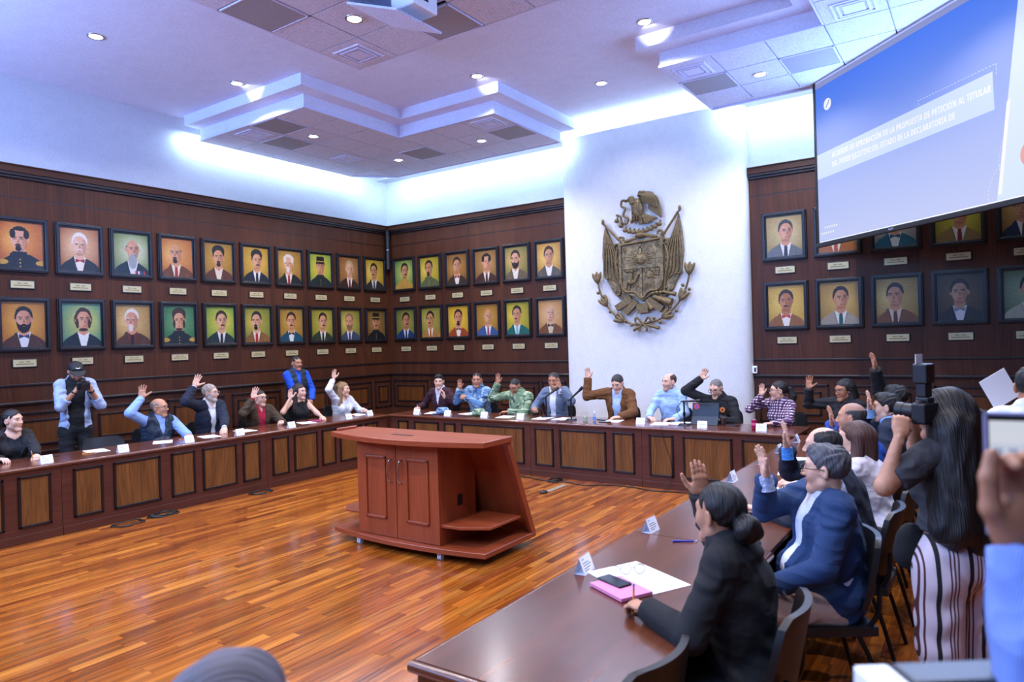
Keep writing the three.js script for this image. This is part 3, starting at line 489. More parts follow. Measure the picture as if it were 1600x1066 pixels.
    for (let k = 0; k < 2600; k++) {
      const x = rnd() * wi | 0, y = rnd() * hi | 0, o = (y * wi + x) * 4, j = rr(-16, 16), face = Math.abs(x / wi - 0.5) < 0.16 && y / hi > 0.2 && y / hi < 0.56, L = face ? rr(1, 3) : rr(4, 12), a = rr(-0.6, 2.2);
      c.globalAlpha = face ? 0.35 : 0.5; c.strokeStyle = `rgb(${d[o] + j | 0},${d[o + 1] + j | 0},${d[o + 2] + j * 0.8 | 0})`; c.lineWidth = face ? rr(1, 2) : rr(1.5, 4.5);
      c.beginPath(); c.moveTo(X0 + x - Math.cos(a) * L / 2, Y0 + y - Math.sin(a) * L / 2); c.lineTo(X0 + x + Math.cos(a) * L / 2, Y0 + y + Math.sin(a) * L / 2); c.stroke();
    }
    c.restore();
  });
});
const paintM = std(0xd2ccc6, 0.36, { map: atlas });
const plateTex = canvasTex(256, 112, (c, w, h) => { c.fillStyle = '#c0b184'; c.fillRect(0, 0, w, h); for (let k = 0; k < 400; k++) { c.globalAlpha = 0.06; c.fillStyle = rnd() < 0.5 ? '#fff' : '#000'; c.fillRect(rnd() * w, rnd() * h, rr(10, 60), 1); } c.globalAlpha = 1; c.fillStyle = '#2e2818'; for (let k = 0; k < 4; k++) { c.fillRect(70 + k * 12, 30, 8, 14); c.fillRect(140 + k * 12, 30, 8, 14); } c.fillRect(124, 36, 8, 3); for (let k = 0; k < 17; k++) c.fillRect(32 + k * 11.5, 66, 8, 13); });
const plateM = std(0xffffff, 0.4, { map: plateTex, metalness: 0.35 });
const FR = (() => { // moulded frame 0.61 x 0.70
  const w = 0.305, h = 0.352, bars = [], t = 0.062;
  for (const [a, b, d] of [[0, 0.02, 0.03], [0.014, 0.045, 0.048], [0.04, t, 0.026]]) bars.push(bx(-w + a, w - a, h - b, h - a, 0, d, 'x', 0.006), bx(-w + a, w - a, -h + a, -h + b, 0, d, 'x', 0.006), bx(-w + a, -w + b, -h + a, h - a, 0, d, 'y', 0.006), bx(w - b, w - a, -h + a, h - a, 0, d, 'y', 0.006));
  return join(bars);
})();
const plateFrame = join([bx(-0.145, 0.145, -0.058, 0.058, 0, 0.012, 'x', 0.004)]), plateFace = new THREE.PlaneGeometry(0.262, 0.09).translate(0, 0, 0.0135);
const ORD = ['first', 'second', 'third', 'fourth', 'fifth', 'sixth', 'seventh', 'eighth', 'ninth', 'tenth'];
function portrait(i, x, y, z, turn, where) {
  const s = G[i], o = thing('portrait_painting', `portrait with ${s[9]}, ${where}`, 'painting', 'framed portraits on the timber walls', [x, y, z], turn);
  part('frame', FR, M.frame, o);
  const pg = new THREE.PlaneGeometry(0.488, 0.582).translate(0, 0, 0.014), uv = pg.attributes.uv, cx = i % ATW, cy = i / ATW | 0;
  for (let k = 0; k < 4; k++) uv.setXY(k, (cx + 0.01 + uv.getX(k) * 0.98) / ATW, 1 - (cy + 0.01 + (1 - uv.getY(k)) * 0.98) / ATH);
  part('canvas', pg, paintM, o);
  const n = thing('name_plate', `brass name plate under the portrait with ${s[9]}`, 'name plate', 'brass name plates', [x, y > 3 ? 2.80 : 1.785, z], turn);
  part('backing', plateFrame, M.frame, n); part('plate', plateFace, plateM, n);
}
for (let k = 0; k < 10; k++) for (const r of [0, 1]) portrait(k + r * 10, WX + 0.031, r ? 2.283 : 3.312, -3.81 - 0.694 * k, Math.PI / 2, `${r ? 'lower' : 'upper'} row, left wall`);
for (let k = 0; k < 6; k++) for (const r of [0, 1]) portrait(20 + k + r * 6, -9.79 + 0.693 * k, r ? 2.295 : 3.305, BZ + 0.031, 0, `${r ? 'lower' : 'upper'} row left of pier`);
for (let k = 0; k < 5; k++) for (const r of [0, 1]) portrait(32 + k + r * 5, -2.365 + 0.7 * k, r ? 2.28 : 3.285, BZ + 0.031, 0, `${r ? 'lower' : 'upper'} row right of pier`);
// ---------------------------------------------------------------- bronze coat of arms on the pier
{
  const o = thing('coat_of_arms', 'bronze relief coat of arms with eagle, shield, flags and laurel on the white pier', 'coat of arms', null, [-4.44, 0, BZ + 0.311]);
  const B = M.bronze, sm = (pts, d, z = 0, b = 0.008) => prism(pts, d, b).translate(0, 0, z);
  // pts are measured from the relief centre line, heights above floor
  const S = (a, s = 1) => a.map(p => [p[0] * s, p[1]]);
  for (const s of [-1, 1]) { // flag with staff
    const tall = s > 0 ? 0.03 : -0.03;
    const f = part('flag', sm(S([[0.62, 3.72 + tall], [0.66, 3.5], [0.68, 3.2], [0.64, 2.9], [0.5, 2.62], [0.3, 2.44], [0.2, 2.6], [0.26, 3.0], [0.34, 3.38], [0.5, 3.4]], s), 0.03), B, o);
    const folds = []; for (let k = 0; k < 6; k++) folds.push(tube([[s * 0.6, 3.62, 0.045], [s * (0.42 + k * 0.045), 3.2, 0.05], [s * (0.38 + k * 0.05), 2.95 - 0.02 * k, 0.05], [s * (0.27 + k * 0.055), 2.62 + k * 0.05, 0.04]], 0.013, 20, 5));
    part('fold', folds, B, f);
    part('staff', [rod([s * 0.3, 3.36, 0.05], [s * 0.63, 3.76 + tall, 0.05], 0.018), sphere(0.034, s * 0.65, 3.8 + tall, 0.05, 0.8, 1.4, 0.7)], B, o);
    // scroll work beside the shield
    const cur = []; for (let j = 0; j < 2; j++) { const pts = []; for (let k = 0; k <= 14; k++) { const t = k / 14 * 5.5, r = 0.06 * (1 - k / 20); pts.push([s * (0.4 + j * 0.01 + r * Math.cos(t) * 0.9), 3.34 - j * 0.72 + (j ? -1 : 1) * r * Math.sin(t), 0.06]); } cur.push(tube(pts, 0.014, 24, 6)); }
    cur.push(tube([[s * 0.4, 3.3, 0.05], [s * 0.44, 3.1, 0.055], [s * 0.4, 2.85, 0.055], [s * 0.37, 2.62, 0.05]], 0.02, 20, 6));
    for (let k = 0; k < 6; k++) cur.push(sphere(0.03, s * (0.43 - 0.01 * k), 3.2 - k * 0.1, 0.055, 0.55, 1.2, 0.5));
    part('scroll', cur, B, o);
  }
  // shield
  const sh = part('shield', sm([[-0.37, 3.38], [0.37, 3.43], [0.37, 2.75], [0.33, 2.62], [0.2, 2.58], [0, 2.46], [-0.2, 2.56], [-0.33, 2.6], [-0.37, 2.72]], 0.05), B, o);
  part('rim', [bx(-0.37, -0.33, 2.74, 3.4, 0.05, 0.085), bx(0.33, 0.37, 2.76, 3.43, 0.05, 0.085), rod([-0.36, 3.36, 0.065], [0.36, 3.41, 0.065], 0.022), tube([[-0.35, 2.74, 0.065], [-0.28, 2.62, 0.065], [-0.12, 2.6, 0.065], [0, 2.5, 0.065], [0.12, 2.6, 0.065], [0.28, 2.63, 0.065], [0.35, 2.76, 0.065]], 0.02, 30, 6), bx(-0.33, 0.33, 2.97, 3.0, 0.05, 0.08), bx(-0.014, 0.014, 2.52, 2.98, 0.05, 0.08)], B, sh);
  const rays = []; for (let k = 0; k < 22; k++) { const a = k / 22 * 6.283; if (Math.sin(a) < -0.75) continue; rays.push(rod([0.1 * Math.cos(a), 3.11 + 0.1 * Math.sin(a), 0.058], [0.1 * Math.cos(a) + (k % 2 ? 0.13 : 0.2) * Math.cos(a), 3.11 + 0.1 * Math.sin(a) + (k % 2 ? 0.06 : 0.1) * Math.sin(a), 0.058], 0.009, 0.003, 5)); }
  part('sun', [sphere(0.085, 0, 3.11, 0.06, 1, 1, 0.4, 18), ...rays], B, sh);
  part('cross', [bx(-0.014, 0.014, 3.2, 3.35, 0.05, 0.08), bx(-0.045, 0.045, 3.285, 3.312, 0.05, 0.08)], B, sh);
  for (const s of [-1, 1]) { const st = []; for (let k = 0; k < 6; k++) { const a = k * Math.PI / 3; st.push(rod([s * 0.27, 3.29 + s * 0.02, 0.06], [s * 0.27 + 0.045 * Math.cos(a), 3.29 + s * 0.02 + 0.045 * Math.sin(a), 0.058], 0.009, 0.003, 5)); } part('star', st, B, sh); }
  // rider quarter and tree quarter
  part('rider', [sphere(0.07, -0.17, 2.76, 0.07, 1.2, 0.6, 0.4), rod([-0.1, 2.78, 0.07], [-0.05, 2.87, 0.07], 0.026, 0.018), sphere(0.03, -0.045, 2.88, 0.07, 1.2, 0.7, 0.6), rod([-0.17, 2.78, 0.08], [-0.16, 2.9, 0.08], 0.026, 0.02), sphere(0.024, -0.155, 2.925, 0.08), rod([-0.24, 2.74, 0.065], [-0.27, 2.65, 0.065], 0.014), rod([-0.2, 2.72, 0.065], [-0.21, 2.63, 0.065], 0.014), rod([-0.1, 2.74, 0.065], [-0.05, 2.68, 0.065], 0.014), rod([-0.13, 2.73, 0.065], [-0.09, 2.64, 0.065], 0.014), sphere(0.06, -0.23, 2.94, 0.06, 1, 0.4, 0.3), sphere(0.05, -0.1, 2.95, 0.06, 1, 0.4, 0.3)], B, sh);
  const lv = [rod([0.2, 2.62, 0.06], [0.18, 2.82, 0.06], 0.018, 0.012)]; for (let k = 0; k < 30; k++) lv.push(sphere(0.02, 0.06 + rnd() * 0.24, 2.8 + rnd() * 0.15, 0.062, 1, 1, 0.6, 6)); for (let k = 0; k < 4; k++) lv.push(rod([0.05 + k * 0.03, 2.66, 0.06], [0.06 + k * 0.03, 2.73, 0.06], 0.009));
  part('tree', lv, B, sh);
  // crest: leafy top edge with dome, prickly garland, eagle with snake
  const ct = []; for (const s of [-1, 1]) { ct.push(tube([[s * 0.34, 3.42 + s * 0.02, 0.06], [s * 0.36, 3.5 + s * 0.02, 0.06], [s * 0.3, 3.5 + s * 0.02, 0.06], [s * 0.29, 3.45 + s * 0.02, 0.06]], 0.02, 16, 6)); for (let k = 0; k < 5; k++) ct.push(sphere(0.035, s * (0.25 - k * 0.04), 3.43 + s * 0.015 + k * 0.008, 0.055, 1, 0.8, 0.6, 8)); }
  ct.push(sphere(0.09, 0, 3.49, 0.05, 1, 0.55, 0.6, 16), rod([-0.1, 3.47, 0.05], [0.1, 3.475, 0.05], 0.02));
  part('crest_edge', ct, B, o);
  const gl = []; for (let k = 0; k <= 10; k++) { const t = k / 10, x = -0.4 + t * 0.72, y = 3.66 - 0.12 * Math.sin(t * 2.9) + (t < 0.2 ? 0.1 * (0.2 - t) * 5 : 0); gl.push(sphere(0.045, x, y, 0.055, 1, 0.8, 0.55, 9)); gl.push(sphere(0.015, x + 0.02, y + 0.045, 0.06, 1, 1, 1, 6)); }
  part('garland', gl, B, o);
  const eg = [sphere(0.115, -0.03, 3.9, 0.07, 0.85, 1.5, 0.6, 16), sphere(0.055, -0.13, 4.07, 0.08, 1.1, 0.9, 0.7, 12), rod([-0.1, 4.0, 0.07], [-0.13, 4.07, 0.08], 0.06, 0.05), rod([-0.17, 4.06, 0.085], [-0.235, 4.03, 0.085], 0.028, 0.006, 8), rod([0.0, 3.78, 0.06], [0.02, 3.66, 0.06], 0.05, 0.03), rod([-0.08, 3.76, 0.06], [-0.15, 3.7, 0.07], 0.04, 0.025)];
  const ea = part('eagle', eg, B, o);
  const fe = []; for (let k = 0; k < 13; k++) { const t = k / 12, a = 0.1 + t * 0.3; fe.push(tube([[-0.02 + 0.05 * t, 4.1 + 0.07 * Math.sin(t * 3), 0.07], [0.08 + 0.2 * t, 4.16 - 0.1 * t, 0.075], [0.18 + 0.16 * t, 4.02 - 0.12 * t, 0.07], [0.16 + 0.2 * t, 3.88 - 0.16 * t, 0.06]], 0.02 - 0.004 * t, 14, 5)); }
  for (let k = 0; k < 9; k++) { const t = k / 8; fe.push(tube([[0.0 + 0.02 * k, 4.12, 0.09], [0.06 + 0.026 * k, 4.1 - 0.008 * k, 0.1], [0.07 + 0.03 * k, 4.0 - 0.015 * k, 0.09]], 0.017, 10, 5)); }
  fe.push(sphere(0.12, 0.12, 4.08, 0.05, 1.1, 0.7, 0.25, 14)); part('wing', fe, B, ea);
  const tl = []; for (let k = 0; k < 6; k++) tl.push(rod([0.03, 3.82, 0.06], [0.1 + k * 0.035, 3.66 + k * 0.012, 0.055], 0.016, 0.02, 6)); part('tail', tl, B, ea);
  const ch = []; for (let k = 0; k < 16; k++) ch.push(rod([-0.1 + (k % 4) * 0.04, 4.0 - (k / 4 | 0) * 0.07, 0.135 - Math.abs((k % 4) - 1.5) * 0.014], [-0.11 + (k % 4) * 0.042, 3.93 - (k / 4 | 0) * 0.07, 0.132 - Math.abs((k % 4) - 1.5) * 0.014], 0.013, 0.006, 5)); part('chest_feather', ch, B, ea);
  part('snake', tube([[-0.2, 4.05, 0.1], [-0.28, 4.06, 0.09], [-0.3, 3.98, 0.08], [-0.24, 3.93, 0.08], [-0.27, 3.83, 0.075], [-0.19, 3.76, 0.075], [-0.22, 3.7, 0.075], [-0.3, 3.72, 0.07], [-0.33, 3.82, 0.07], [-0.4, 3.85, 0.065]], 0.019, 60, 7), B, o);
  // drums, books and cannon fanned out below the shield
  const tr = (x0, y0, x1, y1, w) => { const g = new THREE.BoxGeometry(Math.hypot(x1 - x0, y1 - y0), w, 0.06); g.rotateZ(Math.atan2(y1 - y0, x1 - x0)); return g.translate((x0 + x1) / 2, (y0 + y1) / 2, 0.05); };
  part('trophy', tr(-0.18, 2.5, -0.45, 2.36, 0.1), B, o); part('trophy', tr(-0.1, 2.46, -0.3, 2.27, 0.1), B, o); part('trophy', tr(0, 2.42, 0.01, 2.27, 0.19), B, o); part('trophy', tr(0.1, 2.47, 0.33, 2.31, 0.11), B, o);
  part('cannon', [rod([0.2, 2.51, 0.06], [0.48, 2.4, 0.06], 0.045, 0.07, 14), sphere(0.028, 0.2, 2.56, 0.09), sphere(0.028, 0.26, 2.57, 0.09), sphere(0.028, 0.32, 2.57, 0.09), rod([0.34, 2.58, 0.06], [0.55, 2.53, 0.06], 0.02, 0.035)], B, o);
  part('trumpet', rod([0.07, 2.47, 0.06], [0.16, 2.32, 0.06], 0.016, 0.045, 12), B, o);
  // laurel and oak sprays tied with a bow
  for (const s of [-1, 1]) {
    const arc = t => [s * (0.02 + 0.76 * Math.sin(t * 1.45)), 2.08 + 0.86 * (1 - Math.cos(t * 1.45)) + (s > 0 ? 0.03 : 0), 0.05];
    const pts = []; for (let k = 0; k <= 10; k++) pts.push(arc(k / 10)); const br = part('laurel_branch', tube(pts, 0.016, 40, 6), B, o);
    for (const t of [0.28, 0.62, 0.96]) { const p = arc(t), q = arc(t + 0.08), an = Math.atan2(q[1] - p[1], q[0] - p[0]); const lf = []; for (const a of [-0.42, 0, 0.42]) { const g = new THREE.SphereGeometry(0.1, 10, 8).scale(1.05, 0.34, 0.3); g.translate(0.09, 0, 0); g.rotateZ(an + a); lf.push(g.translate(p[0], p[1], 0.06)); } part('leaf_cluster', lf, B, br); }
    for (const t of [0.2, 0.48, 0.8]) { const p = arc(t); part('berry', [sphere(0.028, p[0] - 0.05, p[1] + 0.03, 0.06), sphere(0.028, p[0] + 0.05, p[1] - 0.035, 0.06)], B, br); }
  }
  part('bow', [tube([[0, 2.1, 0.07], [-0.1, 2.2, 0.07], [-0.12, 2.13, 0.07], [0, 2.09, 0.07], [0.1, 2.2, 0.07], [0.13, 2.13, 0.07], [0, 2.1, 0.07]], 0.018, 40, 6), tube([[0, 2.1, 0.07], [-0.06, 2.03, 0.07], [-0.05, 1.97, 0.07]], 0.018, 12, 6), tube([[0, 2.1, 0.07], [0.07, 2.03, 0.07], [0.06, 1.97, 0.07]], 0.018, 12, 6), rod([-0.03, 2.11, 0.06], [0.27, 2.02, 0.06], 0.016, 0.028), rod([0.03, 2.1, 0.06], [-0.16, 2.0, 0.06], 0.016, 0.026)], B, o);
}
{
  const s = thing('column_speaker', 'slim black column speaker in the left back corner above the portraits', 'speaker', null, [-10.15, 0, -10.38]);
  part('body', new THREE.CylinderGeometry(0.045, 0.045, 0.8, 18).translate(0, 3.83, 0), M.plastic, s); part('cap', new THREE.CylinderGeometry(0.05, 0.05, 0.03, 18).translate(0, 4.22, 0), M.darkSteel, s); part('collar', new THREE.CylinderGeometry(0.048, 0.048, 0.012, 18).translate(0, 3.83, 0), M.steel, s); part('bracket', bx(-0.1, 0, 3.7, 3.73, -0.015, 0.015), M.darkSteel, s);
  const w = thing('wall_sensor', 'small white sensor box on the edge of the pier', 'sensor', null, [-2.82, 1.36, BZ + 0.05]);
  part('housing', bx(-0.04, 0.03, -0.055, 0.055, -0.02, 0.04, 'y', 0.008), M.white2, w); part('lens', bx(-0.005, 0.02, -0.03, 0.03, 0.04, 0.044, 'y', 0.0015), M.black, w);
}
// ---------------------------------------------------------------- figures: distance fields meshed with surface nets
function coneP(a, b, r1, r2, o = {}) { // round cone; o.sz squeezes depth, o.flat clips at b, o.sub carves
  const ax = a[0], ay = a[1], az = a[2], bx_ = b[0] - ax, by = b[1] - ay, bz = b[2] - az, L2 = bx_ * bx_ + by * by + bz * bz || 1e-9, L = Math.sqrt(L2), sz = o.sz || 1, sx = o.sx || 1, R = Math.max(r1, r2), iz = 1 / sz, ix = 1 / sx, ex = o.flat;
  return { lo: [Math.min(ax, b[0]) - R * Math.max(1, sx), Math.min(ay, b[1]) - R, Math.min(az, b[2]) - R * Math.max(1, sz)], hi: [Math.max(ax, b[0]) + R * Math.max(1, sx), Math.max(ay, b[1]) + R, Math.max(az, b[2]) + R * Math.max(1, sz)], sub: o.sub, k: o.k,
    d(x, y, z) {
      const px = x - ax, py = y - ay, pz = z - az; let t = (px * bx_ + py * by + pz * bz) / L2; const tt = t; t = t < 0 ? 0 : t > 1 ? 1 : t;
      const dx = (px - bx_ * t) * ix, dy = py - by * t, dz = (pz - bz * t) * iz; let d = Math.sqrt(dx * dx + dy * dy + dz * dz) - (r1 + (r2 - r1) * t);
      if (ex) { const c = (tt - 1) * L; if (c > d) d = c; } return d;
    } };
}
function ellP(c, r, o = {}) {
  const [cx, cy, cz] = c, [rx, ry, rz] = r, q = o.rot ? new THREE.Matrix3().setFromMatrix4(new THREE.Matrix4().makeRotationFromEuler(new THREE.Euler(...o.rot)).invert()).elements : null, R = Math.max(rx, ry, rz);
  const e = q ? [R, R, R] : r;
  return { lo: [cx - e[0], cy - e[1], cz - e[2]], hi: [cx + e[0], cy + e[1], cz + e[2]], sub: o.sub, k: o.k,
    d(x, y, z) { let px = x - cx, py = y - cy, pz = z - cz; if (q) { const a = q[0] * px + q[3] * py + q[6] * pz, b = q[1] * px + q[4] * py + q[7] * pz; pz = q[2] * px + q[5] * py + q[8] * pz; px = a; py = b; }
      const a = px / rx, b = py / ry, g = pz / rz, k0 = Math.sqrt(a * a + b * b + g * g), a2 = a / rx, b2 = b / ry, g2 = g / rz, k1 = Math.sqrt(a2 * a2 + b2 * b2 + g2 * g2); return k1 < 1e-9 ? -Math.min(rx, ry, rz) : k0 * (k0 - 1) / k1; } };
}
function field(prims, cell, k = 0.03, inflate = 0, post) {
  const lo = [9, 9, 9], hi = [-9, -9, -9]; for (const p of prims) if (!p.sub && !p.cut) for (let i = 0; i < 3; i++) { lo[i] = Math.min(lo[i], p.lo[i]); hi[i] = Math.max(hi[i], p.hi[i]); }
  const pad = inflate + cell * 2.5 + 0.008; const n = [0, 1, 2].map(i => Math.ceil((hi[i] - lo[i] + 2 * pad) / cell) + 1), o = lo.map(v => v - pad), [nx, ny, nz] = n, F = new Float32Array(nx * ny * nz).fill(1);
  for (const p of prims) {
    if (p.cut) { for (let z = 0; z < nz; z++) for (let y = 0; y < ny; y++) for (let x = 0; x < nx; x++) { const i = (z * ny + y) * nx + x; if (F[i] < 0.08) F[i] = p.cut(o[0] + x * cell, o[1] + y * cell, o[2] + z * cell, F[i] - inflate) + inflate; } continue; }
    const kk = p.k || k, m = kk + cell * 2 + inflate, a = [0, 1, 2].map(i => Math.max(0, Math.floor((p.lo[i] - m - o[i]) / cell))), b = [0, 1, 2].map(i => Math.min(n[i] - 1, Math.ceil((p.hi[i] + m - o[i]) / cell)));
    for (let z = a[2]; z <= b[2]; z++) for (let y = a[1]; y <= b[1]; y++) for (let x = a[0]; x <= b[0]; x++) {
      const i = (z * ny + y) * nx + x, d = p.d(o[0] + x * cell, o[1] + y * cell, o[2] + z * cell), f = F[i];
      if (p.sub) { const e = -d, h = Math.max(kk - Math.abs(f - e), 0) / kk; F[i] = Math.max(f, e) + h * h * kk * 0.25; }
      else { const h = Math.max(kk - Math.abs(f - d), 0) / kk; F[i] = Math.min(f, d) - h * h * kk * 0.25; }
    }
  }
  for (let z = 0; z < nz; z++) for (let y = 0; y < ny; y++) for (let x = 0; x < nx; x++) { const i = (z * ny + y) * nx + x; F[i] -= inflate; if (post && F[i] < 0.08 && F[i] > -0.3) F[i] = post(o[0] + x * cell, o[1] + y * cell, o[2] + z * cell, F[i]); }
  // surface nets
  const idx = new Int32Array(nx * ny * nz).fill(-1), pos = [], tri = [];
  const C = [0, 1, nx, nx + 1, nx * ny, nx * ny + 1, nx * ny + nx, nx * ny + nx + 1], E = [[0, 1], [2, 3], [4, 5], [6, 7], [0, 2], [1, 3], [4, 6], [5, 7], [0, 4], [1, 5], [2, 6], [3, 7]];
  for (let z = 0; z < nz - 1; z++) for (let y = 0; y < ny - 1; y++) for (let x = 0; x < nx - 1; x++) {
    const i = (z * ny + y) * nx + x; let m = 0; for (let c = 0; c < 8; c++) if (F[i + C[c]] < 0) m |= 1 << c; if (m === 0 || m === 255) continue;
    let sx = 0, sy = 0, sz = 0, cnt = 0;
    for (const [a, b] of E) { const ia = m >> a & 1, ib = m >> b & 1; if (ia === ib) continue; const fa = F[i + C[a]], fb = F[i + C[b]], t = fa / (fa - fb); sx += (a & 1) + ((b & 1) - (a & 1)) * t; sy += (a >> 1 & 1) + ((b >> 1 & 1) - (a >> 1 & 1)) * t; sz += (a >> 2) + ((b >> 2) - (a >> 2)) * t; cnt++; }
    idx[i] = pos.length / 3; pos.push(o[0] + (x + sx / cnt) * cell, o[1] + (y + sy / cnt) * cell, o[2] + (z + sz / cnt) * cell);
  }
  const quad = (a, b, c, d, flip) => { if (a < 0 || b < 0 || c < 0 || d < 0) return; if (flip) tri.push(a, c, b, a, d, c); else tri.push(a, b, c, a, c, d); };
  const sY = nx, sZ = nx * ny;
  for (let z = 1; z < nz - 1; z++) for (let y = 1; y < ny - 1; y++) for (let x = 1; x < nx - 1; x++) {
    const i = (z * ny + y) * nx + x, f = F[i] < 0;
    if (f !== F[i + 1] < 0) quad(idx[i - sY - sZ], idx[i - sZ], idx[i], idx[i - sY], !f);
    if (f !== F[i + sY] < 0) quad(idx[i - 1 - sZ], idx[i - 1], idx[i], idx[i - sZ], !f);
    if (f !== F[i + sZ] < 0) quad(idx[i - 1 - sY], idx[i - sY], idx[i], idx[i - 1], !f);
  }
  const g = new THREE.BufferGeometry(); g.setAttribute('position', new THREE.Float32BufferAttribute(pos, 3)); g.setIndex(tri); g.computeVertexNormals();
  return g;
}
function bodyUV(g, s = 1) { const p = g.attributes.position, uv = new Float32Array(p.count * 2); for (let i = 0; i < p.count; i++) { uv[i * 2] = (p.getX(i) + p.getZ(i) * 0.8) * s; uv[i * 2 + 1] = (p.getY(i) - p.getZ(i) * 0.25) * s; } g.setAttribute('uv', new THREE.BufferAttribute(uv, 2)); return g; }
function paint(g, fn) { const p = g.attributes.position, c = new Float32Array(p.count * 3), t = new THREE.Color(); for (let i = 0; i < p.count; i++) { fn(p.getX(i), p.getY(i), p.getZ(i), t); c.set([t.r, t.g, t.b], i * 3); } g.setAttribute('color', new THREE.BufferAttribute(c, 3)); return g; }
function bare(g) { for (const k of Object.keys(g.attributes)) if (!['position', 'normal', 'color'].includes(k)) g.deleteAttribute(k); return g; }
const clamp = (x, a, b) => x < a ? a : x > b ? b : x;

// ---- head: origin between the ears, y up, z forward
const srgb = h => new THREE.Color(h);
const cache = new Map(); const memo = (k, f) => { if (!cache.has(k)) cache.set(k, f()); return cache.get(k); };
function headGeo(sex, cell) {
  return memo('head' + sex + cell, () => {
    const f = sex === 'f', j = f ? 0.9 : 1, P = [
      ellP([0, 0.035, -0.014], [0.076, 0.085, 0.097]), ellP([0, -0.02, 0.022], [0.064 * (f ? 0.97 : 1), 0.088, 0.07]),
      coneP([-0.044 * j, -0.062, 0.002], [0, -0.096, 0.06], 0.027 * j, 0.024 * j), coneP([0.044 * j, -0.062, 0.002], [0, -0.096, 0.06], 0.027 * j, 0.024 * j), coneP([-0.012, -0.1, 0.068], [0.012, -0.1, 0.068], 0.018, 0.018),
      ellP([-0.038, -0.02, 0.054], [0.024, 0.03, 0.024]), ellP([0.038, -0.02, 0.054], [0.024, 0.03, 0.024]),
      coneP([-0.036, 0.032, 0.07], [0.036, 0.032, 0.07], f ? 0.012 : 0.0155, f ? 0.012 : 0.0155), 
      ellP([-0.031, 0.01, 0.1], [0.02, 0.0125, 0.021], { sub: 1, k: 0.012 }), ellP([0.031, 0.01, 0.1], [0.02, 0.0125, 0.021], { sub: 1, k: 0.012 }),
      coneP([0, 0.022, 0.083], [0, -0.024, f ? 0.103 : 0.108], 0.008, f ? 0.0105 : 0.0125, { k: 0.012 }), ellP([-0.012, -0.028, 0.096], [0.009, 0.007, 0.011], { k: 0.008 }), ellP([0.012, -0.028, 0.096], [0.009, 0.007, 0.011], { k: 0.008 }),
      ellP([0, -0.052, 0.087], [0.023, 0.0065, 0.012], { k: 0.008 }), ellP([0, -0.063, 0.0855], [0.019, 0.0072, 0.012], { k: 0.008 }), coneP([-0.024, -0.0575, 0.094], [0.024, -0.0575, 0.094], 0.0035, 0.0035, { sub: 1, k: 0.004 }),
      ellP([-0.079, -0.004, -0.012], [0.009, 0.033, 0.02], { rot: [0, 0.35, 0.12], k: 0.006 }), ellP([0.079, -0.004, -0.012], [0.009, 0.033, 0.02], { rot: [0, -0.35, -0.12], k: 0.006 }), ellP([-0.088, -0.002, -0.006], [0.006, 0.02, 0.011], { sub: 1, k: 0.005 }), ellP([0.088, -0.002, -0.006], [0.006, 0.02, 0.011], { sub: 1, k: 0.005 }),
      coneP([0, -0.13, -0.025], [0, -0.05, -0.015], 0.05 * j, 0.05 * j),
    ];
    return field(P, cell, 0.022);
  });
}
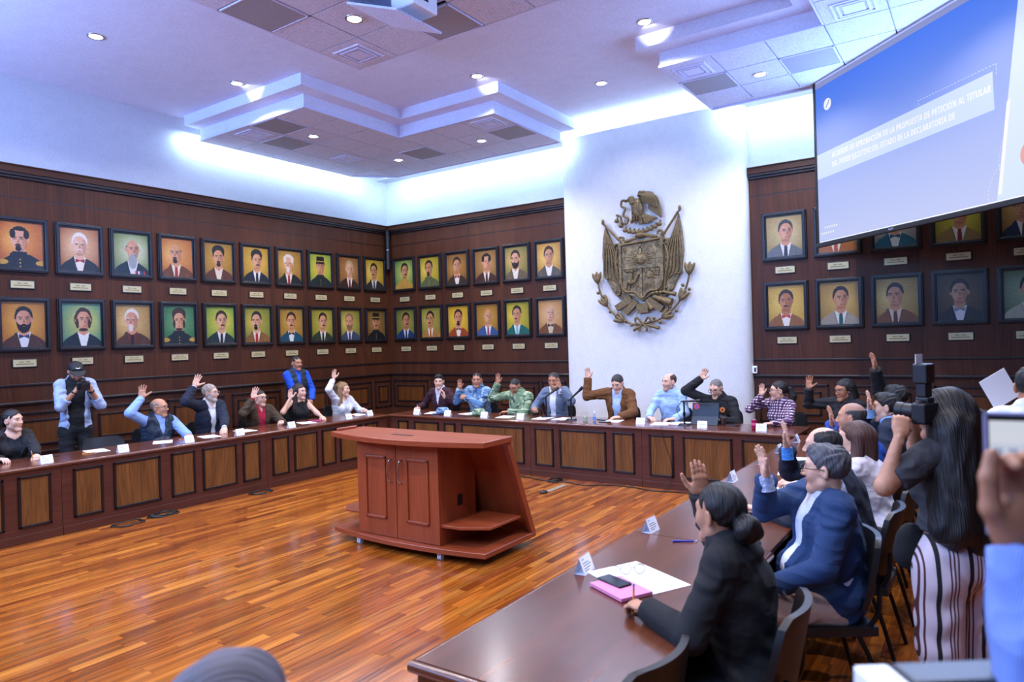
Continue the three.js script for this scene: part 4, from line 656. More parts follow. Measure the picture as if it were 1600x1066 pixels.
// ---- hair styles in head space, plus brows for the colouring
function hairGeo(style, cell) {
  return memo('hair' + style + cell, () => {
    const cap = [ellP([0, 0.04, -0.018], [0.0805, 0.09, 0.1015])], P = [...cap]; let post;
    const line = (x, y, z, f, y0, tilt) => { // remove the face and everything under the hairline
      const front = y - (y0 - tilt * (0.075 - z)); return Math.max(f, -front * 0.8); };
    const strands = (x, y, z, f, a = 0.0035) => f + a * Math.sin(x * 150 + Math.sin(y * 60 + z * 40) * 2) * Math.sin(z * 46 + y * 30 + 1.3);
    if (style === 'short' || style === 'crew') post = (x, y, z, f) => Math.max(strands(x, y, z, f + (style === 'crew' ? 0.004 : 0)), z > 0.02 ? 0.08 - 0.55 * Math.abs(x) - y + (z < 0.045 ? (0.045 - z) * -2.2 : 0) : (-0.045 - y) + (z > -0.03 ? (z + 0.03) * 1.6 : 0));
    if (style === 'full') { P.push(ellP([0.0, 0.092, 0.018], [0.062, 0.04, 0.068]), ellP([0, 0.045, -0.068], [0.066, 0.078, 0.048])); post = (x, y, z, f) => Math.max(strands(x, y, z, f, 0.005), z > 0.02 ? 0.08 - 0.5 * Math.abs(x) - y + (z < 0.045 ? (0.045 - z) * -2.4 : 0) : (-0.06 - y) + (z > -0.03 ? (z + 0.03) * 1.5 : 0)); }
    if (style === 'ring') post = (x, y, z, f) => Math.max(strands(x, y, z, f + 0.0035, 0.0015), y - 0.07 + Math.max(0, z) * 0.6, (z > -0.02 ? 0.0 : -0.055) - y, z - 0.03);
    if (style === 'balding') { post = (x, y, z, f) => { const top = Math.hypot(x / 0.055, (z - 0.01) / 0.08); return Math.max(strands(x, y, z, f + 0.003, 0.002), y > 0.07 ? (1 - top) * 0.06 : -1, z > 0.03 ? 0.11 - y + (z - 0.03) : (-0.05 - y) + (z > -0.02 ? (z + 0.02) * 1.5 : 0)); }; }
    if (style === 'bun' || style === 'pony' || style === 'sleek') {
      if (style === 'bun') P.push(ellP([0, -0.035, -0.13], [0.058, 0.055, 0.042], { k: 0.02 }), ellP([0.03, -0.03, -0.15], [0.03, 0.03, 0.025]), ellP([-0.03, -0.045, -0.15], [0.03, 0.028, 0.025]), ellP([0, -0.01, -0.155], [0.034, 0.026, 0.022]));
      if (style === 'pony') P.push(ellP([0, 0.02, -0.12], [0.03, 0.03, 0.03]), coneP([0, 0.02, -0.135], [0, -0.07, -0.17], 0.034, 0.045), coneP([0, -0.07, -0.17], [0.01, -0.2, -0.15], 0.045, 0.022));
      if (style === 'sleek') P.push(ellP([0, -0.02, -0.1], [0.05, 0.05, 0.035]));
      post = (x, y, z, f) => Math.max(f + 0.0022 * Math.sin(x * 190 + y * 40) * Math.sin(z * 25 + y * 60), z > 0.02 ? 0.08 - 0.45 * Math.abs(x) - y + (z < 0.05 ? (0.05 - z) * -1.8 : 0) : (z > -0.06 ? (-0.035 - y) + (z > -0.035 ? (z + 0.035) * 1.9 : 0) : -1));
    }
    if (style === 'long' || style === 'bob' || style === 'verylong') {
      const L = style === 'bob' ? -0.13 : style === 'long' ? -0.27 : -0.5;
      P.push(ellP([0, 0.03, -0.045], [0.092, 0.1, 0.09]), coneP([-0.06, 0.03, -0.05], [-0.085, L, style === 'bob' ? -0.04 : -0.03], 0.045, style === 'bob' ? 0.045 : 0.05), coneP([0.06, 0.03, -0.05], [0.085, L, style === 'bob' ? -0.04 : -0.03], 0.045, style === 'bob' ? 0.045 : 0.05), coneP([0, 0.02, -0.075], [0, L - 0.02, style === 'bob' ? -0.08 : -0.13], 0.08, style === 'verylong' ? 0.12 : 0.075));
      if (style === 'verylong') P.push(coneP([-0.07, -0.05, -0.08], [-0.14, L + 0.03, -0.11], 0.095, 0.1), coneP([0.07, -0.05, -0.08], [0.14, L + 0.03, -0.11], 0.095, 0.1));
      post = (x, y, z, f) => { const w = style === 'bob' ? 0.0035 : y > 0.02 ? 0.0035 : 0.0075; f += w * (Math.sin(x * 110 + Math.sin(y * 22 + z * 12) * 1.8) * (0.5 + 0.5 * Math.sin(z * 50 + y * 9)) * 0.6 + 0.5 * Math.sin(x * 46 + z * 60 + Math.sin(y * 13) * 2)); if (z > 0.005) { const open = 0.066 + Math.max(0, -y) * 0.1; f = Math.max(f, y < 0.075 - 0.4 * Math.abs(x) ? Math.min(open - Math.abs(x), 0.03) * (z > 0.02 ? 1 : 0.4) : -1); } if (y < -0.03 && z > -0.04 && Math.abs(x) < 0.055) f = Math.max(f, Math.min(0.055 - Math.abs(x), z + 0.04)); return f; };
    }
    if (style === 'cap') { P.length = 0; P.push(ellP([0, 0.05, -0.016], [0.089, 0.087, 0.108]), coneP([-0.04, 0.052, 0.1], [0.04, 0.052, 0.1], 0.045, 0.045, {}), ellP([0, 0.05, 0.13], [0.07, 0.012, 0.06], { k: 0.015 })); post = (x, y, z, f) => Math.max(f, 0.042 - y, z > 0.095 ? y - 0.072 + (z - 0.095) * 0.3 : -1); }
    return bodyUV(field(P, cell, 0.018, 0, post), 1);
  });
}
// ---- hands: wrist at origin, fingers along +y, palm towards +z, thumb on +x (right hand)
function handGeo(pose, cell) {
  return memo('hand' + pose + cell, () => {
    const P = [ellP([0, 0.052, -0.002], [0.041, 0.054, 0.0165]), coneP([-0.024, 0.085, -0.002], [0.026, 0.088, -0.002], 0.0125, 0.0125), coneP([0, -0.03, 0], [0, 0.02, 0], 0.0255, 0.026, { sz: 0.78 }), ellP([0.022, 0.035, 0.008], [0.02, 0.034, 0.016])];
    // finger: root x, length, radius; curl per joint
    const curl = { open: [0.05, 0.12, 0.1], spread: [0, 0.1, 0.08], rest: [0.35, 0.55, 0.35], grip: [0.95, 1.3, 0.7], pen: [0.6, 1.0, 0.5], hold: [0.5, 0.9, 0.6] }[pose], sp = { open: 0.06, spread: 0.15, rest: 0.05, grip: 0.0, pen: 0.01, hold: 0.04 }[pose];
    [[0.029, 0.072, 0.0092, 1], [0.0095, 0.08, 0.0095, 0.35], [-0.0105, 0.074, 0.0091, -0.35], [-0.0295, 0.058, 0.0082, -1.1]].forEach(([x, L, r, s], fi) => {
      let p = [x, 0.088 - Math.abs(s) * 0.003, -0.001], a = 0; const dx = s * sp; const seg = [0.46, 0.3, 0.24];
      seg.forEach((q, k) => { a += curl[k] * (pose === 'pen' && fi === 0 ? 0.75 : 1) * (pose === 'open' ? 1 + fi * 0.25 : 1); const l = L * q, n = [p[0] + dx * l * Math.cos(a), p[1] + Math.cos(a) * l, p[2] + Math.sin(a) * l]; P.push(coneP(p, n, r * (1 - k * 0.08), r * (0.94 - k * 0.09), { k: 0.006 })); p = n; });
    });
    const th = { open: [[0.026, 0.022, 0.008], [0.055, 0.052, 0.018], [0.072, 0.082, 0.022], [0.08, 0.105, 0.022]], spread: [[0.026, 0.022, 0.006], [0.06, 0.046, 0.014], [0.085, 0.068, 0.018], [0.102, 0.084, 0.018]], rest: [[0.026, 0.022, 0.01], [0.046, 0.054, 0.026], [0.046, 0.084, 0.036], [0.038, 0.106, 0.042]], grip: [[0.026, 0.022, 0.012], [0.044, 0.05, 0.034], [0.03, 0.078, 0.05], [0.01, 0.09, 0.056]], pen: [[0.026, 0.022, 0.012], [0.046, 0.052, 0.034], [0.04, 0.082, 0.05], [0.03, 0.102, 0.056]], hold: [[0.026, 0.022, 0.008], [0.05, 0.056, 0.024], [0.054, 0.094, 0.03], [0.05, 0.122, 0.03]] }[pose];
    P.push(coneP(th[0], th[1], 0.0165, 0.0125, { k: 0.014 }), coneP(th[1], th[2], 0.0118, 0.0105, { k: 0.006 }), coneP(th[2], th[3], 0.0104, 0.0085, { k: 0.005 }));
    return field(P, cell, 0.01);
  });
}
const eyeG = (() => { const g = new THREE.SphereGeometry(0.0118, 12, 10).rotateX(Math.PI / 2); return bare(paint(g.toNonIndexed(), (x, y, z, c) => c.set(z > 0.0088 ? 0x1a100c : 0xcfc4be))); })();
const eyeM = std(0xffffff, 0.2, { vertexColors: true });
const skinM = phys(0xffffff, 0.55, { vertexColors: true });
const streak = dataTex(256, 256, (u, v) => { const n = 120 + 135 * Math.pow(vn(u * 96 + 3 * vn(u * 8, v * 6, 8, 6), v * 7, 96, 7), 0.8); return [n, n, n]; });
const hairM = c => memo('hm' + c, () => std(srgb(c).multiplyScalar(1.7), 0.6, { map: withRep(streak, 3.4, 2.5), bumpMap: withRep(streak, 3.4, 2.5), bumpScale: 0.004 }));
const lensM = phys(0xffffff, 0.05, { transmission: 1, thickness: 0, ior: 1.3 });

function glassesOn(parent, HM, col = 0x141418, r = 0.024) {
  const pc = []; for (const s of [-1, 1]) { const q = []; for (let k = 0; k < 12; k++) { const a = k / 12 * 6.283; q.push([s * 0.033 + Math.sign(Math.cos(a)) * r * 1.08 * Math.pow(Math.abs(Math.cos(a)), 0.7), 0.006 + r * 0.78 * Math.sign(Math.sin(a)) * Math.pow(Math.abs(Math.sin(a)), 0.7), 0.106]); } pc.push(tube(q, 0.0024, 26, 5, true)); pc.push(tube([[s * 0.058, 0.014, 0.104], [s * 0.076, 0.012, 0.06], [s * 0.084, 0.01, -0.01], [s * 0.084, -0.006, -0.022]], 0.0022, 14, 5)); }
  pc.push(tube([[-0.009, 0.012, 0.107], [0, 0.015, 0.109], [0.009, 0.012, 0.107]], 0.0024, 6, 5));
  const g = join(pc); g.applyMatrix4(HM); return part('glasses', g, std(col, 0.3), parent);
}
function basis(f, n) { const y = V(...f).normalize(), z = V(...n); z.addScaledVector(y, -z.dot(y)).normalize(); const x = V().crossVectors(y, z); return new THREE.Matrix4().makeBasis(x, y, z); }
const mirrorX = g => { const c = g.clone(); c.scale(-1, 1, 1); const ix = c.index.array; for (let i = 0; i < ix.length; i += 3) { const t = ix[i]; ix[i] = ix[i + 1]; ix[i + 1] = t; } c.computeVertexNormals(); return c; };

const INFO = new Map();
function makePerson(s) {
  const root = new THREE.Group(), fem = s.sex === 'f', w = (fem ? 0.9 : 1) * (s.wide || 1), stand = !!s.stand;
  const th = s.face * Math.PI / 180, cs = Math.cos(th), sn = Math.sin(th);
  const loc = p => { const x = p[0] - s.at[0], z = p[2] - s.at[1]; return [x * cs - z * sn, p[1], x * sn + z * cs]; }; // world to the figure's frame
  const dirL = d => [d[0] * cs - d[2] * sn, d[1], d[0] * sn + d[2] * cs];
  const H = s.H, lean = s.lean || 0, sl = s.side || 0, fine = s.fine ? 1 : 0, hc = fine ? 0.0042 : 0.0055;
  const pel = stand ? [0, H * 0.53, 0] : [0, 0.56, -0.02], sh = [sl, H - 0.29 - (s.duck || 0), lean], mix = (a, b, t) => a.map((v, i) => v + (b[i] - v) * t);
  const HC = s.head ? loc(s.head) : [sl * 1.15, H - 0.125, lean + 0.035];
  const spine = mix(pel, sh, 0.68), belly = mix(pel, sh, 0.3), SW = (fem ? 0.148 : 0.168) * (s.wide || 1), gut = s.gut || 0;
  const torso = [ellP(pel, [0.172 * w, 0.13, 0.125]), coneP(pel, spine, 0.145 * w, 0.15 * w, { sz: 0.78 + gut }), ellP(spine, [0.168 * w, 0.185, 0.12]), coneP([sh[0] - SW * 0.72, sh[1] - 0.005, sh[2] - 0.01], [sh[0] + SW * 0.72, sh[1] - 0.005, sh[2] - 0.01], 0.056, 0.056), coneP([sh[0], sh[1] + 0.0, sh[2] - 0.012], [sh[0], sh[1] + 0.055, sh[2] - 0.006], 0.088, 0.058), ellP([belly[0], belly[1] - 0.02, belly[2] + 0.05], [0.13 * w, 0.13, 0.09 + gut])];
  if (fem) torso.push(ellP([spine[0] - 0.07, spine[1] - 0.01, spine[2] + 0.085], [0.062, 0.062, 0.055]), ellP([spine[0] + 0.07, spine[1] - 0.01, spine[2] + 0.085], [0.062, 0.062, 0.055]));
  const neckTop = [HC[0] * 0.9 + sh[0] * 0.1, HC[1] - 0.06, HC[2] - 0.02], nr = fem ? 0.048 : 0.057, neck = [coneP([sh[0], sh[1] + 0.02, sh[2] - 0.01], neckTop, nr * 1.08, nr)];
  // arms by two-bone reach
  const arms = [], sleeves = [], longSleeves = [], hands = [], U = (fem ? 0.27 : 0.295) * (s.arm || 1), A = (fem ? 0.235 : 0.255) * (s.arm || 1), sleeve = s.top.sleeve === undefined ? 1 : s.top.sleeve;
  for (const side of ['R', 'L']) {
    const q = side === 'R' ? -1 : 1, d = s[side] || {}; let T = d.to ? loc(d.to) : [q * (0.2 + (d.in ? -0.12 : 0)), stand ? H * 0.5 : 0.66, stand ? 0.06 : 0.3];
    const up = T[1] > sh[1] - 0.02, S = [sh[0] + q * SW, sh[1] - 0.02 + (up ? 0.03 : 0), sh[2] - 0.005];
    const v = T.map((a, i) => a - S[i]); let D = Math.hypot(...v); const mx = U + A - 0.008; if (D > mx) { T = S.map((a, i) => a + v[i] * mx / D); for (let i = 0; i < 3; i++) v[i] *= mx / D; D = mx; } if (D < 0.14) { D = 0.14; }
    const u = v.map(a => a / Math.hypot(...v)), c = (U * U + D * D - A * A) / (2 * D), hgt = Math.sqrt(Math.max(0, U * U - c * c)); let pole = d.pole || (up ? [q * 0.9, -0.9, 0.35] : [q * 0.8, -0.8, -0.35]); const dp = pole.reduce((a, b, i) => a + b * u[i], 0); pole = pole.map((a, i) => a - dp * u[i]); const pl = Math.hypot(...pole);
    const el = S.map((a, i) => a + u[i] * c + pole[i] / pl * hgt), m = fem ? 0.88 : 1;
    arms.push(coneP(S, el, 0.049 * m, 0.041 * m), coneP(el, T, 0.042 * m, 0.027 * m));
    longSleeves.push(coneP(S, el, 0.054 * m, 0.046 * m), coneP(el, mix(el, T, 0.97), 0.047 * m, 0.035 * m, { flat: 1, k: 0.014 }));
    if (sleeve > 0.5) { const e = mix(el, T, (sleeve - 0.5) * 2 - (s.cuff ? 0.17 : 0.02)); sleeves.push(coneP(S, el, 0.051 * m, 0.046 * m, { k: 0.05 }), coneP(el, e, 0.047 * m, 0.035 * m, { flat: 1, k: 0.014 })); }
    else if (sleeve > 0) sleeves.push(coneP(S, mix(S, el, sleeve * 2), 0.06 * m, 0.056 * m, { flat: 1 }));
    const fw = mix(el, T, 1).map((a, i) => a - el[i]), f = d.f ? dirL(d.f) : (up ? [fw[0] * 0.4, Math.abs(fw[1]) + 0.2, fw[2] * 0.4] : fw), n = d.n ? dirL(d.n) : (up ? [-q * 0.15, 0, 1] : [0, -1, 0]);
    const pose = d.hand || (up ? 'open' : 'rest'); let g = handGeo(pose, fine ? 0.0036 : 0.0044); if (side === 'L') g = memo('mir' + pose + fine, () => mirrorX(handGeo(pose, fine ? 0.0036 : 0.0044)));
    const hs = fem ? 0.92 : 1.02, HMx = new THREE.Matrix4().makeTranslation(...T).multiply(basis(f, n)).scale(V(hs, hs, hs)); g = g.clone().applyMatrix4(HMx); hands.push(g);
    d.pos = T; d.mat = HMx;
    if (d.watch) part('wristwatch', new THREE.TorusGeometry(0.029, 0.0075, 8, 20).rotateX(Math.PI / 2).scale(1, 1.6, 0.85).applyMatrix4(new THREE.Matrix4().makeTranslation(...mix(el, T, 0.95)).multiply(basis(fw, [0, 0, 1]))), std(d.watch, 0.35), root);
  }
  const hip = q => [pel[0] + q * 0.095, pel[1] - 0.04, pel[2] + 0.02], legs = [];
  for (const q of [-1, 1]) {
    const kn = stand ? [q * 0.105, H * 0.28, 0.03] : [q * (s.knee || 0.13), 0.50, 0.4], an = stand ? [q * 0.11, 0.09, -0.02] : [q * 0.13, 0.1, 0.38];
    legs.push(coneP(hip(q), kn, 0.088, 0.062), coneP(kn, an, 0.06, 0.04));
  }
  const feet = [-1, 1].map(q => coneP(stand ? [q * 0.11, 0.05, -0.04] : [q * 0.13, 0.05, 0.36], stand ? [q * 0.13, 0.035, 0.14] : [q * 0.14, 0.035, 0.55], 0.045, 0.036, { sz: 1 }));
  // skin: one continuous surface with the head and hands on finer grids
  const skin = srgb(s.skin || 0xc89478), lips = skin.clone().lerp(srgb(0xa04844), 0.55), brow = srgb(s.hair?.color ?? 0x1c1410).lerp(skin, 0.15), beard = s.beard ? srgb(s.beard.color) : null, stub = s.stubble ? skin.clone().lerp(srgb(0x3a302c), s.stubble) : null;
  const flush = skin.clone().lerp(srgb(0xc05a4c), 0.22);
  const hm = new THREE.Matrix4().makeTranslation(...HC).multiply(new THREE.Matrix4().makeRotationFromEuler(new THREE.Euler((s.nod || 0), (s.look || 0), s.tilt || 0, 'YXZ'))).scale(V((s.hw || 1), (s.hh || 1), 1));
  const hg = headGeo(fem ? 'f' : 'm', hc).clone();
  paint(hg, (x, y, z, c) => {
    c.copy(skin); const ax = Math.abs(x);
    if (z > 0.06 && y < 0.0 && y > -0.04 && ax < 0.055) c.lerp(flush, 0.3);
    if (beard && z > -0.012 && y < -0.012) { const low = y < -0.068 && ax < 0.06, mou = y > -0.05 && y < -0.036 && ax < 0.03 && z > 0.08, sidez = ax > 0.046 && y < 0.0 && z < 0.07, chin = y < -0.07 && ax < 0.03 && z > 0.04, cheek = y < -0.05 && z > 0.0; const st = s.beard.style; if ((st === 'full' && (low || mou || sidez || cheek && !(ax < 0.024 && y > -0.07 && z > 0.085))) || (st === 'goatee' && (chin || mou || (ax > 0.022 && ax < 0.034 && y > -0.08 && z > 0.07))) || (st === 'moustache' && mou)) c.lerp(beard, 0.88); }
    if (stub && z > -0.01 && y < -0.03 && !(z > 0.086 && ax < 0.022 && y > -0.068)) c.copy(stub);
    if (z > 0.084 && ax < 0.024 && y < -0.047 && y > -0.07) c.copy(lips);
    if (y > 0.026 && y < 0.036 && ax > 0.012 && ax < 0.05 && z > 0.05) c.lerp(brow, fem ? 0.75 : 0.85);
    if (ax > 0.018 && ax < 0.046 && y > 0.0175 && y < 0.022 && z > 0.06) c.lerp(brow, 0.5);
    if (s.scalp && y > 0.03 && z < 0.03 && ax > 0.0) c.lerp(srgb(s.scalp), 0.45);
  });
  hg.applyMatrix4(hm);
  const bodyG = field([...torso, ...neck, ...arms, ...legs, ...feet], fine ? 0.014 : 0.017, 0.035);
  const all = [bodyG, ...hands].map(g => paint(g, (x, y, z, c) => c.copy(skin)));
  const geo = mergeGeometries([...all, hg].map(g => bare(g.index ? g.toNonIndexed() : g)));
  part('body', geo, skinM, root);
  for (const q of [-1, 1]) part('eye', eyeG.clone().translate(q * 0.031, 0.0095, 0.0735).applyMatrix4(hm), eyeM, root);
  // clothes
  const tp = s.top, amp = tp.fold === undefined ? 0.005 : tp.fold, cellC = fine ? 0.0085 : 0.0115;
  const folds = (x, y, z, f) => { const m = vn(x * 7 + z * 5 + 40, y * 6 + 20), n = vn(x * 5 - z * 6 + 70, y * 9 + 3); return f + amp * (1.5 * Math.sin(y * 40 + 3.5 * Math.sin(x * 9 + z * 8 + m * 5) + x * 14) * m * m + 1.2 * (n - 0.5)); };
  const wl = stand ? H * 0.5 : 0.47, top0 = sh[1] + 0.055;
  const openCut = o => (x, y, z, f) => { const yy = sh[1] + 0.09 - y, xx = x - (pel[0] + (sh[0] - pel[0]) * clamp((y - pel[1]) / (sh[1] - pel[1]), 0, 1.2)); const dz = z - (pel[2] + (sh[2] - pel[2]) * clamp((y - pel[1]) / (sh[1] - pel[1]), 0, 1.2)); if (dz < 0.0) return f; const wd = o.w0 + o.slope * clamp(o.deep - yy, 0, 1); const e = wd - Math.abs(xx); const lap = e < 0 && e > -0.045 && yy < o.deep + 0.02 ? 0.006 : 0; return Math.max(f - lap, Math.min(e, 0.03)); };
  const neckCut = (r, dy = 0.0) => (x, y, z, f) => Math.max(f, Math.min(r - Math.hypot(x - sh[0], (z - sh[2] - 0.015) * 0.9), (y - (sh[1] + 0.03 + dy)) * 1.2 + (z - sh[2]) * -0.5 + 0.03));
  const topPr = [...torso]; if (tp.collar) topPr.push(coneP([sh[0], sh[1] + 0.03, sh[2] - 0.008], mix([sh[0], sh[1] + 0.03, sh[2] - 0.008], neckTop, tp.collar === 'high' ? 0.85 : 0.6), nr + 0.022, nr + 0.012, { flat: 1 }));
  const hem = tp.hem === undefined ? (stand ? H * 0.47 : 0.44) : tp.hem;
  const cuts = []; if (tp.open) cuts.push(openCut(tp.open)); if (tp.neck) cuts.push(neckCut(tp.neck, tp.scoop ? -tp.scoop : 0)); if (tp.sleeve === 0) cuts.push((x, y, z, f) => Math.max(f, Math.abs(x - sh[0]) - SW * 0.98 + (y - sh[1]) * 0.35));
  topPr.push({ cut: (x, y, z, f) => { for (const c of cuts) f = c(x, y, z, f); return f; } }, ...sleeves);
  const tg = field(topPr, cellC, 0.036, tp.thick || 0.01, (x, y, z, f) => { f = folds(x, y, z, f); return Math.max(f, hem - y); });
  part(tp.name || 'shirt', bodyUV(tg), tp.mat, root, tp.label);
  if (s.under) {
    const up = [...torso]; if (s.under.collar) up.push(coneP([sh[0], sh[1] + 0.03, sh[2] - 0.008], mix([sh[0], sh[1] + 0.03, sh[2] - 0.008], neckTop, 0.72), nr + 0.022, nr + 0.012, { flat: 1 }));
    up.push({ cut: (x, y, z, f) => { if (s.under.v) { const yy = sh[1] + 0.09 - y; if (z > sh[2]) f = Math.max(f, s.under.v * clamp(0.13 - yy, 0, 0.2) - Math.abs(x - sh[0]) + 0.0); } return f; } }); if (s.under.sleeve) up.push(...longSleeves);
    const ug = field(up, 0.0125, 0.036, s.under.thick || 0.007, (x, y, z, f) => Math.max(f, hem + 0.03 - y));
    part(s.under.name || 'shirt', bodyUV(ug), s.under.mat, root, s.under.label);
  }
  if (s.cuff) for (const side of ['R', 'L']) { const T = s[side]?.pos; if (!T) continue; const f = V(0, 1, 0).applyMatrix4(s[side].mat).sub(V(...T)).normalize(); part('cuff', new THREE.CylinderGeometry(0.034, 0.037, 0.075, 20, 1).translate(0, -0.034, 0).applyMatrix4(new THREE.Matrix4().makeTranslation(...T).multiply(basis([f.x, f.y, f.z], [f.y * 0.3 + 0.1, 0.2, 1]))), s.cuff, root); }
  if (s.tie) { const z0 = sh[2] + 0.1; part('necktie', [rod([sh[0], sh[1] + 0.05, sh[2] + 0.07], [spine[0], spine[1] - 0.12, spine[2] + 0.14], 0.018, 0.035)], s.tie, root); }
  const pants = s.pants || M.black; const pg = field([ellP(pel, [0.168 * w, 0.13, 0.123]), ...legs], 0.0145, 0.03, 0.011 + (s.flare || 0), (x, y, z, f) => Math.max(folds(x, y, z, f), y - (s.waist || (stand ? H * 0.565 : 0.64))));
  part('trousers', bodyUV(pg), pants, root, s.pantsLabel);
  part('shoes', bodyUV(field(feet, 0.011, 0.02, 0.008)), s.shoes || M.black, root);
  if (s.hair) { const hg2 = hairGeo(s.hair.style, s.hair.cell || (fine ? 0.0042 : 0.0055)).clone().applyMatrix4(hm); part(s.hair.style === 'cap' ? 'cap' : 'hair', hg2, hairM(s.hair.color), root); }
  if (s.hair2) { part('hair', hairGeo(s.hair2.style, 0.0055).clone().applyMatrix4(hm), hairM(s.hair2.color), root); }
  if (s.specs !== undefined) glassesOn(root, hm, s.specs);
  INFO.set(root, { s, hm, sh, spine });
  root.position.set(s.at[0], 0, s.at[1]); root.rotation.y = th; root.name = numbered('person'); scene.add(root);
  tag(root, s.label, 'person', s.group); return root;
}
// ---------------------------------------------------------------- fabrics
const weave = dataTex(128, 128, (u, v) => { const n = 214 + 30 * vn(u * 64, v * 64, 64, 64) + 11 * ((u * 64 + v * 64 | 0) % 2); return [n, n, n]; });
const creases = dataTex(256, 256, (u, v) => { const a = vn(u * 5 + 1.5 * vn(u * 4, v * 4, 4, 4), v * 9 + 1.5 * vn(u * 3 + 9, v * 3, 3, 3), 5, 9), b = vn(u * 11 + v * 3, v * 13, 11, 13), n = 255 * (0.7 * (1 - Math.abs(2 * a - 1)) + 0.3 * (1 - Math.abs(2 * b - 1))); return [n, n, n]; }, false);
const wrinkle = { bumpMap: withRep(creases, 2.3, 2.3), bumpScale: 0.009 };
const fab = (c, r = 0.88, o = {}) => memo('fab' + c + r, () => phys(c, r, { map: withRep(weave, 7, 7), sheen: 0.25, sheenRoughness: 0.6, ...wrinkle, ...o }));
function camo(cols, sc = 7) { return dataTex(256, 256, (u, v) => { let c = cols[0]; for (let k = 1; k < cols.length; k++) { const n = vn(u * sc * 2 + k * 31 + 2 * vn(u * sc * 4, v * sc * 4 + k, sc * 4, sc * 4), v * sc + k * 17, sc * 2, sc) * 0.75 + vn(u * sc * 4 + k * 7, v * sc * 3, sc * 4, sc * 3) * 0.25; if (n > 0.53 + k * 0.015) c = cols[k]; } return c; }); }
const blueCamo = phys(0xffffff, 0.9, { ...wrinkle, map: withRep(camo([[58, 92, 132], [34, 56, 92], [140, 162, 184], [84, 120, 158]]), 3.2, 3.2) });
const greenCamo = phys(0xffffff, 0.9, { ...wrinkle, map: withRep(camo([[86, 112, 84], [44, 66, 50], [158, 172, 142], [110, 134, 100]]), 3.2, 3.2) });
const checkM = phys(0xffffff, 0.85, { ...wrinkle, map: withRep(dataTex(128, 128, (u, v) => { const a = Math.floor(u * 8) % 2, b = Math.floor(v * 8) % 2; return a ^ b ? [96, 60, 92] : a && b ? [214, 196, 206] : [44, 34, 66]; }), 7, 7) });
const pinM = phys(0xffffff, 0.85, { ...wrinkle, map: withRep(dataTex(128, 128, (u, v) => { const s = Math.floor(u * 16) % 2; return s ? [126, 150, 206] : [92, 118, 186]; }), 26, 26) });
const stripeM = phys(0xffffff, 0.85, { map: dataTex(512, 4, u => { const k = u * 40; if (k < 3.2) return [14, 14, 18]; for (const c of [10, 12.6, 15.2]) if (k > c && k < c + 1.1) return [70, 30, 34]; if (k > 22 && k < 25) return [14, 14, 18]; for (const c of [31, 33.6, 36.2]) if (k > c && k < c + 1.1) return [70, 30, 34]; return [196, 180, 188]; }, true, [3.4, 1]) });
const lapel = { w0: 0.01, slope: 0.17, deep: 0.4 }, openJ = { w0: 0.045, slope: 0.06, deep: 0.4 };
const jacket = (mat, o = {}) => ({ name: 'jacket', mat, thick: 0.018, open: lapel, fold: 0.006, ...o });
const shirt = (mat, o = {}) => ({ name: 'shirt', mat, thick: 0.009, collar: 1, neck: 0.05, fold: 0.006, ...o });
const SK = { tan: 0xb98466, fair: 0xd4a58c, brown: 0xa87254, pale: 0xdcb09a };
const BK = 0x14100f, people = {};
const add = (k, s) => { people[k] = makePerson(s); return people[k]; };
const gl = 'seated along the left council desk', gb = 'seated along the back council desk', gr = 'seated along the right council desk';
// ---- left side, facing into the room
add('cardigan', { at: [-9.05, -3.2], face: 88, H: 1.29, sex: 'f', lean: 0.08, look: 0.55, skin: SK.fair, hair: { style: 'sleek', color: BK }, top: { name: 'cardigan', mat: fab(0x1a1518), thick: 0.016, open: { w0: 0.03, slope: 0.14, deep: 0.42 } }, under: { name: 'top', mat: fab(0x131a26), v: 1.6 }, L: { to: [-8.5, 0.8, -3.25], hand: 'pen' }, R: { to: [-8.6, 0.8, -2.95] }, label: 'woman in black cardigan seated at the far left edge of the picture', group: gl });
add('photographer', { at: [-9.55, -4.1], face: 72, H: 1.8, stand: 1, lean: 0.05, nod: 0.5, look: 0.1, head: [-9.46, 1.655, -4.08], skin: SK.tan, beard: { style: 'full', color: 0x17120f }, hair: { style: 'cap', color: 0x0c0d11 }, hair2: { style: 'crew', color: BK }, top: { name: 'overshirt', mat: fab(0xa9b8d8), thick: 0.014, sleeve: 0.72, open: { w0: 0.085, slope: 0.05, deep: 0.5 }, collar: 1, hem: 0.86, fold: 0.009 }, under: { name: 't_shirt', mat: fab(0x0e0e11), collar: 1 }, pants: fab(0x101216), R: { to: [-9.27, 1.42, -3.98], f: [0.3, 0.75, -0.5], n: [0.2, 0.5, -0.9], hand: 'grip', watch: 0x16161a, pole: [-0.45, -1, -0.1] }, L: { to: [-9.25, 1.42, -4.16], f: [0.4, 0.6, 0.6], n: [0.1, 0.7, 0.7], hand: 'grip', watch: 0x202226, pole: [0.45, -1, -0.1] }, label: 'standing photographer in black cap and light blue overshirt by the left wall' });
add('bald', { at: [-9.0, -4.82], face: 86, H: 1.28, lean: 0.1, look: 0.65, wide: 1.06, gut: 0.12, skin: SK.tan, hair: { style: 'ring', color: 0x8a7c72 }, specs: 0x18181c, top: { name: 'vest', mat: fab(0x14283c, 0.6), thick: 0.026, sleeve: 0, open: { w0: 0.01, slope: 0.25, deep: 0.26 }, collar: 1, fold: 0.009 }, under: { name: 'shirt', mat: fab(0x8fb0ea), sleeve: 1, collar: 1, thick: 0.012 }, R: { to: [-8.86, 1.3, -4.58], n: [1, 0, 0.4], f: [0.05, 1, -0.1], hand: 'spread' }, L: { to: [-8.45, 0.8, -4.95] }, label: 'bald man with glasses in navy puffer vest raising his hand at the left desk', group: gl });
